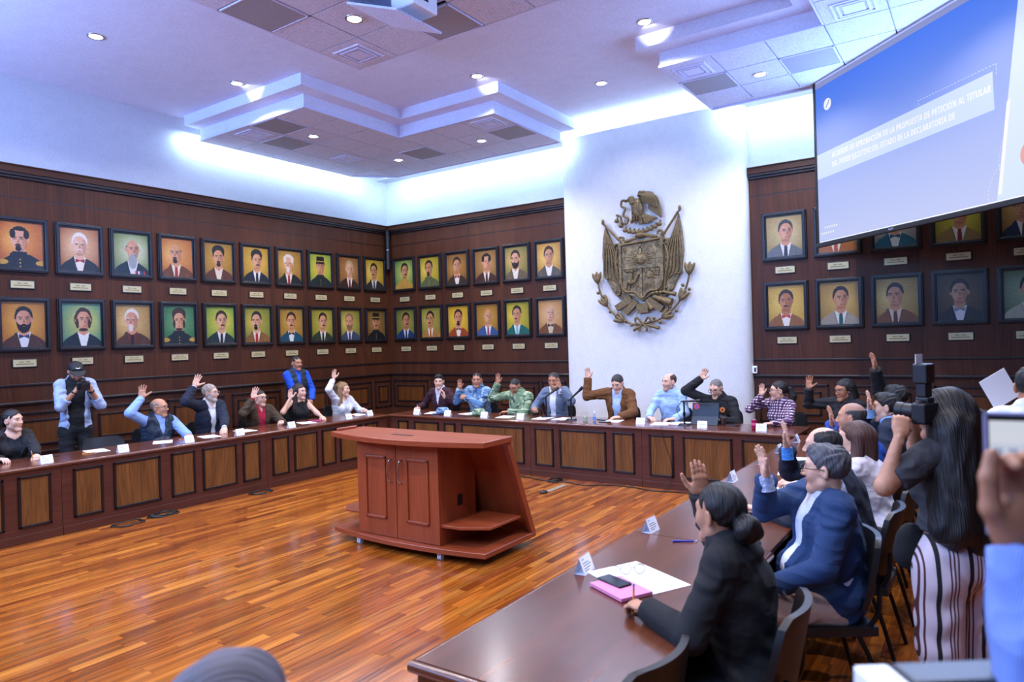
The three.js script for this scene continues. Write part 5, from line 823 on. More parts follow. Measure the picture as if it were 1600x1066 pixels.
add('whitehair', { at: [-9.0, -5.56], face: 86, H: 1.41, lean: 0.06, look: 0.6, skin: SK.fair, beard: { style: 'full', color: 0xb8aea6 }, hair: { style: 'short', color: 0x9a8c80 }, specs: 0x8a8a90, top: jacket(fab(0x111a30), { open: { w0: 0.03, slope: 0.12, deep: 0.36 } }), under: { name: 'shirt', mat: fab(0xe8eaf2), collar: 1, v: 0.5 }, cuff: fab(0xe8eaf2), R: { to: [-8.87, 1.4, -5.3], n: [1, 0, 0.3], f: [0.05, 1, -0.45], hand: 'spread' }, L: { to: [-8.48, 0.8, -5.48] }, label: 'white-bearded man in navy blazer raising his hand at the left desk', group: gl });
add('brownblazer', { at: [-9.0, -6.36], face: 80, H: 1.27, lean: 0.06, look: 0.35, skin: SK.fair, hair: { style: 'short', color: 0x1c1613 }, specs: 0x3a3a40, top: jacket(fab(0x42321f), { open: openJ }), under: { name: 'shirt', mat: fab(0xb0183a), collar: 1, v: 0.4 }, cuff: fab(0xb0183a), R: { to: [-8.76, 1.17, -6.12], n: [1, 0.1, 0.4], f: [0.1, 1, -0.35], hand: 'spread' }, L: { to: [-8.52, 0.8, -6.42], hand: 'grip' }, label: 'man in brown blazer and crimson shirt raising his hand at the left desk', group: gl });
add('blackdress', { at: [-9.0, -7.08], face: 84, H: 1.31, sex: 'f', lean: 0.06, look: 0.3, skin: SK.fair, hair: { style: 'long', color: 0x281c18 }, top: { name: 'top', mat: fab(0x101014), thick: 0.008, sleeve: 0, neck: 0.085, scoop: 0.02 }, R: { to: [-8.84, 1.1, -6.83], n: [1, 0, 0.3], f: [0, 1, -0.1], pole: [-0.9, -1.2, 0.1] }, L: { to: [-8.5, 0.8, -7.15] }, label: 'dark-haired woman in sleeveless black top raising her hand at the left desk', group: gl });
add('bluevest', { at: [-9.68, -7.62], face: 76, H: 1.73, stand: 1, look: 0.15, skin: SK.brown, hair: { style: 'crew', color: 0x1c1816 }, beard: { style: 'moustache', color: 0x2a2220 }, top: { name: 'vest', mat: fab(0x15222e, 0.7), thick: 0.024, sleeve: 0, open: { w0: 0.012, slope: 0.14, deep: 0.28 }, fold: 0.007, hem: 0.86 }, under: { name: 'shirt', mat: fab(0x1450c8), sleeve: 1, collar: 1, thick: 0.012 }, pants: fab(0x14161c), R: { to: [-9.42, 0.98, -7.58], n: [-0.8, -0.2, 0.3], f: [0.2, -0.6, -0.8] }, L: { to: [-9.42, 0.98, -7.72], n: [-0.9, -0.2, 0], f: [0.2, -0.7, 0.6] }, label: 'standing man in dark vest over bright blue shirt by the left wall' });
add('blonde', { at: [-9.0, -7.97], face: 86, H: 1.28, sex: 'f', lean: 0.06, look: 0.55, skin: SK.fair, hair: { style: 'long', color: 0x8a6a48 }, top: { name: 'cardigan', mat: fab(0xe6e8ee), thick: 0.014, open: { w0: 0.03, slope: 0.2, deep: 0.36 }, fold: 0.007, sleeve: 0.9 }, under: { name: 'blouse', mat: fab(0xdcdde8), v: 0.9 }, R: { to: [-8.93, 1.35, -7.78], n: [1, 0, 0.3], f: [0.05, 1, -0.1] }, L: { to: [-8.62, 0.8, -8.14] }, label: 'blonde woman in white cardigan raising her hand near the corner', group: gl });
// ---- back row, facing the camera side
add('maroon', { at: [-7.72, -9.15], face: 6, H: 1.35, lean: 0.1, look: 0.45, nod: 0.05, skin: SK.fair, hair: { style: 'full', color: BK }, top: jacket(fab(0x3a1422), { open: { w0: 0.006, slope: 0.26, deep: 0.28 }, thick: 0.014, name: 'sweater' }), under: { name: 'shirt', mat: fab(0xd6d8ea), collar: 1, v: 0.4 }, L: { to: [-7.42, 0.98, -8.82], n: [-0.75, 0.1, 0.65], f: [-0.3, 1, 0.05] }, R: { to: [-7.98, 0.8, -8.78], hand: 'pen' }, label: 'young man in maroon sweater holding up a palm beside the corner', group: gb });
add('bluecamo', { at: [-6.92, -9.15], face: 6, H: 1.38, lean: 0.08, look: 0.4, skin: SK.brown, wide: 1.05, hair: { style: 'crew', color: BK }, top: shirt(blueCamo, { thick: 0.018, name: 'uniform_jacket', fold: 0.008 }), R: { to: [-7.16, 1.12, -8.88], n: [0.1, 0, 1], f: [0.15, 1, 0.05] }, L: { to: [-6.92, 1.0, -8.75], n: [-0.2, -0.4, -0.8], f: [-1, 0.1, 0.1], hand: 'grip' }, label: 'man in blue camouflage uniform raising his hand', group: gb });
add('greencamo', { at: [-6.1, -9.15], face: 4, H: 1.31, lean: 0.1, look: -0.05, nod: 0.4, head: [-6.13, 1.165, -9.0], skin: SK.brown, wide: 1.06, specs: 0x141416, hair: { style: 'crew', color: BK }, top: shirt(greenCamo, { thick: 0.018, name: 'uniform_jacket', fold: 0.008 }), R: { to: [-6.43, 1.21, -8.95], n: [0.1, 0, 1], f: [0.1, 1, 0.02] }, L: { to: [-6.08, 0.8, -8.72], f: [-1, -0.05, 0.3], watch: 0x141418 }, label: 'man with glasses in green camouflage uniform raising his hand', group: gb });
add('greysuit', { at: [-5.45, -9.15], face: 4, H: 1.39, lean: 0.08, look: 0.15, nod: 0.15, skin: SK.brown, hair: { style: 'crew', color: 0x2a2422 }, top: jacket(fab(0x6a7890), { open: openJ }), under: { name: 'shirt', mat: fab(0xe4e7f2), collar: 1, v: 0.4 }, cuff: fab(0xe4e7f2), L: { to: [-5.2, 1.16, -8.8], n: [0.1, 0.1, 1], f: [-0.25, 1, 0.1], hand: 'spread', watch: 0x1c2a4a }, R: { to: [-5.62, 0.86, -8.75], hand: 'pen' }, label: 'man in grey blazer with a hand before his face behind the microphone', group: gb });
add('tanjacket', { at: [-4.38, -9.15], face: 4, H: 1.38, lean: 0.1, look: -0.05, nod: 0.4, head: [-4.36, 1.235, -9.0], wide: 1.08, skin: SK.fair, hair: { style: 'short', color: 0x2c2624 }, top: { name: 'jacket', mat: fab(0x6e431c), thick: 0.022, collar: 1, open: { w0: 0.05, slope: 0.1, deep: 0.4 }, fold: 0.009 }, under: { name: 'shirt', mat: fab(0xb4cdf0), collar: 1, v: 0.3 }, R: { to: [-4.82, 1.3, -8.97], n: [0.2, 0, 1], f: [0, 1, 0.03] }, L: { to: [-4.18, 0.8, -8.68], f: [-0.8, -0.05, 0.5] }, label: 'man in tan brown jacket raising his hand in front of the white pier', group: gb });
add('lightblue', { at: [-3.62, -9.2], face: -4, H: 1.38, lean: 0.06, look: -0.45, skin: SK.fair, stubble: 0.35, hair: { style: 'balding', color: 0x4a342a }, top: shirt(fab(0xa9c6ee), { fold: 0.009 }), R: { to: [-3.78, 0.8, -8.75], f: [0.7, -0.05, 0.6] }, L: { to: [-3.42, 0.8, -8.72], f: [-0.7, -0.05, 0.6] }, label: 'man in light blue shirt not raising a hand, in front of the white pier', group: gb });
const unif = add('uniform', { at: [-2.92, -9.15], face: 0, H: 1.31, lean: 0.1, look: -0.15, nod: 0.3, head: [-2.94, 1.18, -9.0], wide: 1.05, skin: SK.fair, specs: 0x101014, hair: { style: 'crew', color: 0x6a625c }, top: shirt(fab(0x121316), { thick: 0.017, name: 'uniform_shirt' }), R: { to: [-3.14, 1.31, -9.0], n: [0.1, 0.2, 1], f: [0.5, 0.85, 0.05] }, L: { to: [-2.82, 0.81, -8.72], f: [-0.7, -0.05, 0.6] }, label: 'grey-haired man with glasses in black uniform shirt behind the tablet', group: gb });
{ // shoulder flag and chest badge
  const i = INFO.get(unif), f = part('flag_patch', [bx(-0.012, 0.012, -0.03, 0.03, 0, 0.003)], std(0x1c7a44, 0.7), unif); f.position.set(i.sh[0] + 0.178, i.sh[1] - 0.06, i.sh[2] + 0.072); f.rotation.y = 0.75;
  part('white_band', bx(0.012, 0.032, -0.03, 0.03, 0, 0.003), std(0xf0f0f0, 0.7), f); part('red_band', bx(0.032, 0.05, -0.03, 0.03, 0, 0.003), std(0xc02030, 0.7), f);
  const b = part('round_badge', new THREE.CylinderGeometry(0.034, 0.034, 0.004, 24).rotateX(Math.PI / 2), std(0xe08030, 0.6), unif); b.position.set(i.sh[0] + 0.085, i.sh[1] - 0.1, i.sh[2] + 0.142); b.rotation.y = 0.2; part('badge_triangle', new THREE.CylinderGeometry(0.02, 0.02, 0.004, 3).rotateX(Math.PI / 2).translate(0, 0, 0.003), std(0x1c2c6a, 0.6), b);
}
add('check', { at: [-2.14, -9.15], face: -12, H: 1.29, sex: 'f', lean: 0.08, look: -0.95, skin: SK.fair, specs: 0x141014, hair: { style: 'pony', color: 0x1c1412 }, top: shirt(checkM), R: { to: [-2.35, 1.11, -8.95], n: [-0.3, 0, 1], f: [0.1, 1, 0.05] }, L: { to: [-2.16, 0.8, -8.66], f: [-0.9, -0.05, 0.4], watch: 0xe08020 }, label: 'woman with ponytail and glasses in checked shirt raising her hand', group: gb });
add('longhair', { at: [-1.32, -8.75], face: -22, H: 1.34, sex: 'f', wide: 1.15, lean: 0.06, look: -0.3, nod: 0.1, skin: SK.brown, specs: 0x161618, hair: { style: 'long', color: 0x120e0e }, top: { name: 'sweatshirt', mat: fab(0x16161b), thick: 0.02, neck: 0.062, fold: 0.008 }, R: { to: [-1.7, 1.24, -8.5], n: [-0.2, 0, 1], f: [0.1, 1, 0.05], hand: 'spread', watch: 0xc0a070 }, L: { to: [-1.35, 0.8, -8.3], f: [-0.8, -0.05, 0.5] }, label: 'long-haired person with glasses in black sweatshirt raising a hand at the desk corner', group: gb });
// ---- right side, facing the room, seen from behind
add('raisedsleeve', { at: [-0.6, -7.52], face: -92, H: 1.36, lean: 0.1, skin: SK.brown, hair: { style: 'full', color: 0x15120f }, top: jacket(fab(0x14151a), { open: undefined, thick: 0.02 }), R: { to: [-0.89, 1.51, -7.5], n: [-0.9, 0, 0.5], f: [-0.15, 1, 0.02] }, label: 'dark-haired person in black raising a hand highest of all at the far right', group: gr });
add('blazer', { at: [-0.6, -6.78], face: -92, H: 1.345, lean: 0.1, look: 0.1, skin: SK.fair, hair: { style: 'full', color: 0x17120f }, top: jacket(fab(0x16243c), { collar: 0 }), under: { name: 'shirt', mat: fab(0x86b4ea), collar: 'high' }, cuff: fab(0x86b4ea), R: { to: [-0.85, 1.2, -6.74], n: [-0.95, 0, 0.3], f: [-0.05, 1, 0.02] }, label: 'dark-haired young man in navy blazer with pale blue collar at the right desk', group: gr });
add('bluejacket', { at: [-0.72, -6.02], face: -90, H: 1.33, lean: 0.14, look: -0.05, wide: 1.1, skin: SK.tan, hair: { style: 'ring', color: 0x3a3634 }, scalp: 0x6a5a52, top: jacket(fab(0x1a4aa8, 0.7), { open: undefined, collar: 1, thick: 0.022, fold: 0.009 }), R: { to: [-1.05, 1.12, -6.12], n: [-0.9, 0, 0.4], f: [-0.1, 1, 0.02] }, L: { to: [-1.22, 0.8, -5.85] }, label: 'bald man in bright blue jacket at the right desk', group: gr });
add('whiteblouse', { at: [-0.62, -5.28], face: -90, H: 1.27, sex: 'f', lean: 0.12, look: -0.1, skin: SK.fair, hair: { style: 'bob', color: 0x4a2c22 }, top: shirt(fab(0xe9e2ea), { thick: 0.014, fold: 0.008 }), L: { to: [-1.15, 0.8, -5.2] }, R: { to: [-1.2, 0.8, -5.4] }, label: 'woman with short brown hair in white blouse at the right desk', group: gr });
add('balding', { at: [-0.64, -4.52], face: -90, H: 1.32, lean: 0.16, look: -0.1, fine: 1, skin: SK.fair, hair: { style: 'balding', color: 0x1c1816 }, top: jacket(fab(0x141c2e), { fold: 0.008 }), under: { name: 'shirt', mat: fab(0x4a9af0), collar: 1 }, cuff: fab(0x4a9af0), R: { to: [-1.05, 1.17, -4.56], n: [-0.92, 0, 0.4], f: [-0.05, 1, 0.02] }, L: { to: [-1.17, 0.805, -4.42], hand: 'grip', f: [-1, 0, 0.15] }, label: 'balding man in dark suit with blue cuff raising his hand at the right desk', group: gr });
add('bluesuit', { at: [-0.7, -3.84], face: -62, H: 1.35, duck: 0.025, lean: 0.0, head: [-0.69, 1.195, -3.79], look: -0.5, fine: 1, wide: 1.12, gut: 0.1, skin: SK.fair, specs: 0x16161c, hair: { style: 'full', color: 0x4a4a50 }, top: jacket(fab(0x1c3a66), { open: { w0: 0.06, slope: 0.1, deep: 0.4 }, neck: 0.07, thick: 0.02, fold: 0.009, collar: 0, hem: 0.36 }), under: { name: 'shirt', mat: fab(0xdfe4f4), collar: 'high', v: 0.3 }, cuff: fab(0xbcc8ee), pants: fab(0xc8a898), R: { to: [-0.96, 1.15, -3.7], n: [-0.75, 0, 0.7], f: [-0.15, 1, 0.05], pole: [-0.6, -1, 0.3] }, L: { to: [-0.9, 0.64, -3.55], f: [-0.9, -0.1, -0.2] }, label: 'grey-haired man with glasses in blue suit raising his hand at the right desk', group: gr });
add('bunwoman', { at: [-0.8, -2.74], face: -86, H: 1.32, sex: 'f', wide: 1.06, lean: 0.06, fine: 1, head: [-0.89, 1.185, -2.72], look: -0.45, skin: SK.tan, hair: { style: 'bun', color: 0x0e0b0d }, top: jacket(fab(0x101116), { open: undefined, thick: 0.02, collar: 1, fold: 0.007, hem: 0.38 }), R: { to: [-1.06, 1.19, -2.99], n: [-0.75, 0, -0.65], f: [-0.02, 1, 0.05] }, L: { to: [-1.13, 0.81, -2.56], hand: 'pen', f: [-0.95, 0.05, -0.25] }, label: 'woman with dark hair in a bun and black blazer writing at the near right desk', group: gr });
// ---- standing people on the right
add('camerawoman', { at: [-0.13, -3.74], face: -118, H: 1.62, sex: 'f', stand: 1, fine: 1, lean: 0.02, skin: SK.tan, look: 0.05, hair: { style: 'verylong', color: 0x120e10, cell: 0.006 }, top: { name: 't_shirt', mat: fab(0x3a3a40), thick: 0.014, sleeve: 0.36, neck: 0.06, hem: 0.97, fold: 0.007 }, pants: stripeM, pantsLabel: 'striped wide trousers', flare: 0.022, waist: 1.0, L: { to: [-0.33, 1.42, -3.52], hand: 'grip', f: [0.1, 0.9, -0.4], n: [-0.1, 0.6, -0.9], pole: [0.5, -1, 0.2] }, R: { to: [-0.3, 1.46, -3.84], hand: 'grip', f: [0.2, 0.6, 0.7], n: [0.3, 0.2, 0.9] }, label: 'standing woman with long black hair and striped trousers taking a photograph' });
add('whiteshirt', { at: [0.2, -4.95], face: 168, H: 1.66, stand: 1, lean: 0.04, nod: 0.15, skin: SK.brown, hair: { style: 'short', color: 0x120f0f }, top: shirt(fab(0xe6e8f2), { fold: 0.007, hem: 0.86 }), pants: fab(0x1a1c22), R: { to: [-0.02, 1.22, -5.25], hand: 'grip' }, L: { to: [0.28, 1.3, -5.22], hand: 'grip' }, label: 'man in white shirt reading a sheet at the right picture edge' });
add('phoneholder', { at: [0.34, -0.72], face: -168, H: 1.7, stand: 1, lean: 0.06, fine: 1, skin: SK.brown, hair: { style: 'short', color: 0x17120f }, top: shirt(pinM, { thick: 0.013, fold: 0.009, hem: 0.82 }), pants: fab(0x1a1c24), L: { to: [0.04, 1.605, -1.1], hand: 'hold', f: [0.0, 0.95, -0.15], n: [0.35, 0.05, 1], pole: [0.15, -1, 0.2], watch: 0x183060 }, R: { to: [0.62, 0.85, -0.9] }, label: 'person in striped light blue shirt holding up a phone at the lower right' });
add('frontrow', { at: [-0.95, -0.52], face: -165, H: 1.425, lean: 0.08, sex: 'f', fine: 1, head: [-0.98, 1.3, -0.64], skin: SK.fair, hair: { style: 'bob', color: 0x5a5560 }, top: shirt(fab(0x39415c)), label: 'head with grey highlighted hair of a person sitting at the bottom edge', group: 'seated in the foreground' });
// ---------------------------------------------------------------- black stacking chairs
const chair0 = (() => {
  const o = new THREE.Group(); o.name = 'chair';
  const bend = (w, h, d, fn) => { const g = new THREE.BoxGeometry(w, h, d, 12, 8, 1), p = g.attributes.position; for (let i = 0; i < p.count; i++) { const v = fn(p.getX(i), p.getY(i), p.getZ(i)); p.setXYZ(i, ...v); } g.computeVertexNormals(); return g; };
  part('backrest', bend(0.47, 0.36, 0.028, (x, y, z) => { const t = y / 0.18, k = 1 - 0.1 * Math.max(0, t) ** 3 - 0.06 * Math.max(0, -t) ** 2; const cr = Math.max(0, Math.abs(x) / 0.235 - 0.75) / 0.25; return [x * k, 0.7 + y - (t > 0 ? 0.035 : -0.03) * cr * cr * Math.abs(t), z - 0.225 - 0.035 * (t + 1) + 0.06 * (x / 0.235) ** 2]; }), M.plastic, o);
  part('seat', bend(0.46, 0.045, 0.44, (x, y, z) => [x * (1 - 0.08 * (z / 0.22) ** 2), 0.43 + y - 0.02 * Math.max(0, z / 0.22) ** 3 + 0.012 * (x / 0.23) ** 2, z - 0.01]), M.plastic, o);
  for (const s of [-1, 1]) { part('leg', tube([[s * 0.2, 0.42, 0.16], [s * 0.215, 0.3, 0.19], [s * 0.23, 0.005, 0.24]], 0.0115, 10, 8), M.darkSteel, o); part('leg', tube([[s * 0.2, 0.42, -0.14], [s * 0.215, 0.3, -0.19], [s * 0.23, 0.005, -0.27]], 0.0115, 10, 8), M.darkSteel, o); part('back_upright', tube([[s * 0.18, 0.41, -0.16], [s * 0.2, 0.52, -0.23], [s * 0.2, 0.66, -0.245]], 0.012, 10, 8), M.darkSteel, o); }
  part('crossbar', [rod([-0.2, 0.405, 0.1], [0.2, 0.405, 0.1], 0.01), rod([-0.2, 0.405, -0.12], [0.2, 0.405, -0.12], 0.01)], M.darkSteel, o);
  return o;
})();
function chairAt(x, z, deg, label) { const c = chair0.clone(); c.name = numbered('stacking_chair'); c.position.set(x, 0, z); c.rotation.y = deg * Math.PI / 180; scene.add(c); tag(c, label, 'chair', 'black stacking chairs'); return c; }
for (const [k, w] of Object.entries({ cardigan: 'woman in the black cardigan', bald: 'bald man in the puffer vest', whitehair: 'white-bearded man', brownblazer: 'man in the brown blazer', blackdress: 'woman in the sleeveless top', blonde: 'blonde woman', maroon: 'man in the maroon sweater', bluecamo: 'man in blue camouflage', greencamo: 'man in green camouflage', greysuit: 'man in the grey blazer', tanjacket: 'man in the tan jacket', lightblue: 'man in the light blue shirt', uniform: 'man in the black uniform', check: 'woman in the checked shirt', longhair: 'long-haired person', raisedsleeve: 'person raising the highest hand', blazer: 'young man in the navy blazer', bluejacket: 'man in the bright blue jacket', whiteblouse: 'woman in the white blouse', balding: 'balding man', bluesuit: 'man in the blue suit', bunwoman: 'woman with the bun', frontrow: 'person at the bottom edge' }))
  { const s = INFO.get(people[k]).s; chairAt(s.at[0] + 0.07 * Math.sin(s.face * Math.PI / 180), s.at[1] + 0.07 * Math.cos(s.face * Math.PI / 180), s.face, `black stacking chair under the ${w}`); }
chairAt(-8.5, -4.02, 84, 'empty black chair pushed up to the left desk before the photographer');
chairAt(-1.14, -2.12, -96, 'empty black chair at the near end of the right desk');
chairAt(-0.12, -6.1, -80, 'black stacking chair standing free behind the right desk');
// ---------------------------------------------------------------- things on the desks
const cardTex = canvasTex(256, 160, (c, w, h) => { c.fillStyle = '#f3f4f9'; c.fillRect(0, 0, w, h); c.fillStyle = '#6f7fb4'; c.fillRect(40, 18, 16, 20); c.fillRect(74, 18, 16, 20); c.fillStyle = '#48506e'; for (const [y, n] of [[58, 9], [80, 12], [104, 10], [124, 7]]) for (let i = 0; i < n; i++) c.fillRect(42 + i * 15, y, 11, 10); });
const cardM = std(0xffffff, 0.6, { map: cardTex }), cardIn = std(0xe6e9f4, 0.7);
let cardNo = 0;
function card(x, z, deg, label) {
  const o = thing('name_card', label, 'name card', 'folded name cards on the desks', [x, DT, z], deg * Math.PI / 180), a = 0.36, h = 0.108; o.scale.setScalar(0.74);
  const f = new THREE.PlaneGeometry(0.16, 0.115); const g1 = f.clone().rotateX(-a).translate(0, h / 2, 0.02), g2 = f.clone().rotateY(Math.PI).rotateX(a).translate(0, h / 2, -0.02);
  part('front_face', g1, cardM, o); part('back_face', g2, cardM, o); 
  part('fold_liner', [f.clone().rotateX(-a).translate(0, h / 2, 0.0188), f.clone().rotateX(a).translate(0, h / 2, -0.0188), bx(-0.075, 0.075, 0.0, 0.002, -0.038, 0.038)], cardIn, o);
}
[[-8.14, -3.2, 'seated woman in black cardigan'], [-8.14, -3.98, 'empty chair'], [-8.14, -4.77, 'bald man'], [-8.12, -5.46, 'white-bearded man'], [-8.12, -6.28, 'woman in the sleeveless top'], [-8.14, -7.36, 'blonde woman, lying low'], [-8.2, -7.86, 'corner of the left desk']].forEach(([x, z, w]) => card(x, z, 90, `white folded name card before the ${w}`));
[[-7.57, -8.3, 'man in the maroon sweater'], [-6.93, -8.3, 'man in blue camouflage'], [-6.22, -8.3, 'man in green camouflage'], [-5.57, -8.3, 'man in the grey blazer'], [-3.74, -8.38, 'man in the light blue shirt'], [-2.9, -8.32, 'tablet'], [-2.19, -8.3, 'woman in the checked shirt']].forEach(([x, z, w]) => card(x, z, 4, `white folded name card in front of the ${w}`));
['nearest the camera on the right desk', 'second from the camera on the right desk', 'third on the right desk, behind the bun', 'fourth on the right desk, beside the raised palm', 'fifth on the right desk', 'sixth on the right desk', 'at the far end of the right desk'].forEach((w, i) => card(-1.645, [-2.97, -3.78, -4.7, -5.36, -6.2, -6.84, -7.56][i], 90 + [4, -3, 5, 0, 3, -2, 2][i], `white folded name card ${w}`));
function sheet(x, z, deg, label, w = 0.216, d = 0.28, mat = M.paper, y = DT, t = 0.003, name = 'paper_sheet', cat = 'paper') { return solo(name, bx(-w / 2, w / 2, 0, t, -d / 2, d / 2, 'z'), mat, label, cat, cat === 'paper' ? 'papers on the desks' : undefined, [x, y, z], deg * Math.PI / 180); }
[[-8.5, -3.86, 80, 'empty chair at the left desk'], [-8.46, -4.62, 60, 'bald man'], [-8.36, -5.18, 78, 'white-bearded man'], [-8.42, -5.75, 85, 'gap beside the white-bearded man'], [-8.36, -6.74, 70, 'woman in the sleeveless top'], [-8.45, -7.84, 95, 'blonde woman'], [-7.4, -8.5, 20, 'blue camouflage cap'], [-6.75, -8.6, -15, 'man in blue camouflage'], [-5.92, -8.42, 10, 'man in green camouflage'], [-5.3, -8.46, 4, 'man in the grey blazer'], [-4.98, -8.5, -6, 'microphone stand'], [-4.2, -8.52, 8, 'man in the tan jacket'], [-3.5, -8.46, 12, 'man in the light blue shirt'], [-3.3, -8.6, -4, 'microphone beside the tablet'], [-1.5, -8.3, 10, 'long-haired person'], [-1.32, -5.9, 10, 'man in the bright blue jacket'], [-1.16, -5.3, -30, 'woman in the white blouse'], [-1.36, -6.5, 10, 'young man in the navy blazer']].forEach(([x, z, a, w]) => sheet(x, z, a, `white paper sheet before the ${w}`));
sheet(-1.38, -3.0, 62, 'white paper sheet under the eyeglasses beside the pink notebook', 0.3, 0.4); 
sheet(-1.38, -2.82, 62, 'pink notebook under the phone on the near right desk', 0.17, 0.24, std(0xd87ea6, 0.6), DT + 0.004, 0.014, 'notebook', 'notebook');
sheet(-8.42, -6.98, 75, 'magenta folder by the hand of the woman in the sleeveless top', 0.15, 0.22, std(0x8a2456, 0.6), DT, 0.006, 'folder', 'folder');
function phone(x, y, z, deg, label) { const o = thing('mobile_phone', label, 'phone', null, [x, y, z], deg * Math.PI / 180); part('case', bx(-0.038, 0.038, 0, 0.011, -0.078, 0.078, 'z', 0.005), M.plastic, o); part('screen', bx(-0.034, 0.034, 0.0108, 0.0118, -0.073, 0.073), phys(0x1a2a38, 0.08), o); }
phone(-1.43, DT + 0.018, -2.86, 68, 'dark phone lying on the pink notebook'); phone(-8.42, DT, -6.45, 80, 'dark phone by the hand of the man in the brown blazer'); phone(-4.25, DT, -8.36, 88, 'thick black phone before the man in the tan jacket'); phone(-2.62, DT, -8.6, 80, 'dark phone beside the drink glass and tablet'); phone(-8.52, DT, -3.4, 20, 'black phone under the hand of the seated woman at the far left'); phone(-4.4, DT, -8.58, 70, 'dark phone behind the small water bottle');
function pen(x, z, deg, col, label, y = DT + 0.006) { const o = thing('pen', label, 'pen', 'pens on the desks', [x, y, z], deg * Math.PI / 180); part('barrel', new THREE.CylinderGeometry(0.005, 0.005, 0.11, 10).rotateZ(Math.PI / 2), std(col, 0.35), o); part('tip', new THREE.CylinderGeometry(0.001, 0.005, 0.018, 10).rotateZ(Math.PI / 2).translate(0.064, 0, 0), M.steel, o); part('cap', new THREE.CylinderGeometry(0.006, 0.006, 0.04, 10).rotateZ(Math.PI / 2).translate(-0.04, 0, 0), std(col, 0.3), o); }
pen(-1.4, -3.66, 30, 0x1a2a9a, 'blue pen cap side lying by the white card near the bun woman'); pen(-8.38, -3.72, 60, 0xe0902c, 'orange pen on the left desk before the empty chair'); pen(-8.42, -4.86, 100, 0xd87a2c, 'orange pen by the bald man'); pen(-1.3, -4.42, 10, 0x2a1c8a, 'violet pen by the fist on the right desk'); pen(-1.26, -5.4, 20, 0x2a3a9a, 'blue pen beside the eyeglasses of the balding man'); pen(-8.3, -7.92, 100, 0x2a40b0, 'blue pen before the blonde woman');
{ // pens held in hands
  const held = (k, side, col, label) => { const i = INFO.get(people[k]); const o = thing('pencil', label, 'pencil', null); people[k].updateMatrixWorld(); const m = new THREE.Matrix4().multiplyMatrices(people[k].matrixWorld, i.s[side].mat); const sg = side === 'L' ? -1 : 1; const a = V(sg * 0.028, 0.11, 0.052).applyMatrix4(m), b = a.clone().add(V(0.02, 0.13, 0.03)), t = a.clone().addScaledVector(b.clone().sub(a).normalize(), -0.035); part('shaft', rod(t.toArray(), b.toArray(), 0.0042), std(col, 0.4), o); part('ferrule', rod(b.clone().lerp(a, 0.12).toArray(), b.toArray(), 0.0048), std(0x9ab0e8, 0.3), o); };
  held('bunwoman', 'L', 0xe0a03c, 'yellow pencil in the hand of the woman with the bun'); held('maroon', 'R', 0xd8d8e0, 'pale pencil in the hand of the man in maroon'); held('cardigan', 'L', 0xe0942c, 'orange pencil in the hand of the woman at the far left');
}
function eyeglasses(x, y, z, deg, label, col) { const o = thing('eyeglasses', label, 'glasses', null, [x, y, z], deg * Math.PI / 180); const fr = []; for (const s of [-1, 1]) { const q = []; for (let k = 0; k < 14; k++) { const a = k / 14 * 6.283; q.push([s * 0.034 + 0.026 * Math.cos(a), 0.024 + 0.023 * Math.sin(a), 0]); } fr.push(tube(q, 0.0017, 28, 5, true)); } fr.push(tube([[-0.009, 0.03, 0], [0, 0.034, 0.002], [0.009, 0.03, 0]], 0.0017, 6, 5)); part('rims', fr, std(col, 0.3, { metalness: 0.6 }), o); for (const s of [-1, 1]) { part('temple', tube([[s * 0.06, 0.03, 0], [s * 0.064, 0.022, -0.06], [s * 0.06, 0.002, -0.125]], 0.0018, 12, 5), std(col, 0.3, { metalness: 0.6 }), o); part('lens', new THREE.CircleGeometry(0.025, 20).translate(s * 0.034, 0.024, 0), lensM, o); } }
eyeglasses(-1.42, DT + 0.004, -3.04, 40, 'thin wire eyeglasses on the white sheet of the near right desk', 0x3a3a44); eyeglasses(-1.15, DT, -5.12, 60, 'dark eyeglasses lying before the balding man', 0x18181c);
// microphones on round stands
function mic(x, z, deg, rise, label) {
  const o = thing('microphone', label, 'microphone', 'table microphones', [x, DT, z], deg * Math.PI / 180), tip = [0.06 + 0.1 * Math.cos(rise), 0.3 + 0.17 * Math.sin(rise), 0];
  part('base', new THREE.CylinderGeometry(0.072, 0.078, 0.016, 28).translate(0, 0.008, 0), M.plastic, o); part('post', [rod([0, 0.01, 0], [0, 0.3, 0], 0.011), rod([0, 0.12, 0], [0, 0.16, 0], 0.018)], M.darkSteel, o);
  part('handle', rod([-0.04, 0.3 - 0.05 * Math.sin(rise), 0], tip, 0.011, 0.016), M.plastic, o); part('head', rod(tip, [tip[0] + 0.06 * Math.cos(rise), tip[1] + 0.06 * Math.sin(rise), 0], 0.02, 0.026, 16), M.black, o); part('ring', new THREE.TorusGeometry(0.016, 0.004, 6, 16).rotateY(Math.PI / 2).translate(-0.01, 0.3, 0), M.steel, o);
  part('cable', tube([[-0.04, 0.29, 0], [-0.1, 0.2, 0.0], [-0.05, 0.1, 0.02], [-0.02, 0.03, 0.08], [-0.04, 0.004, 0.12]], 0.0035, 24, 5), M.black, o);
}
mic(-4.8, -8.42, 10, 0.75, 'black microphone standing before the white pier between two men'); mic(-5.32, -8.6, 20, 0.6, 'black microphone in front of the man in the grey blazer'); mic(-3.18, -8.46, 0, 0.06, 'black microphone with level head beside the tablet');
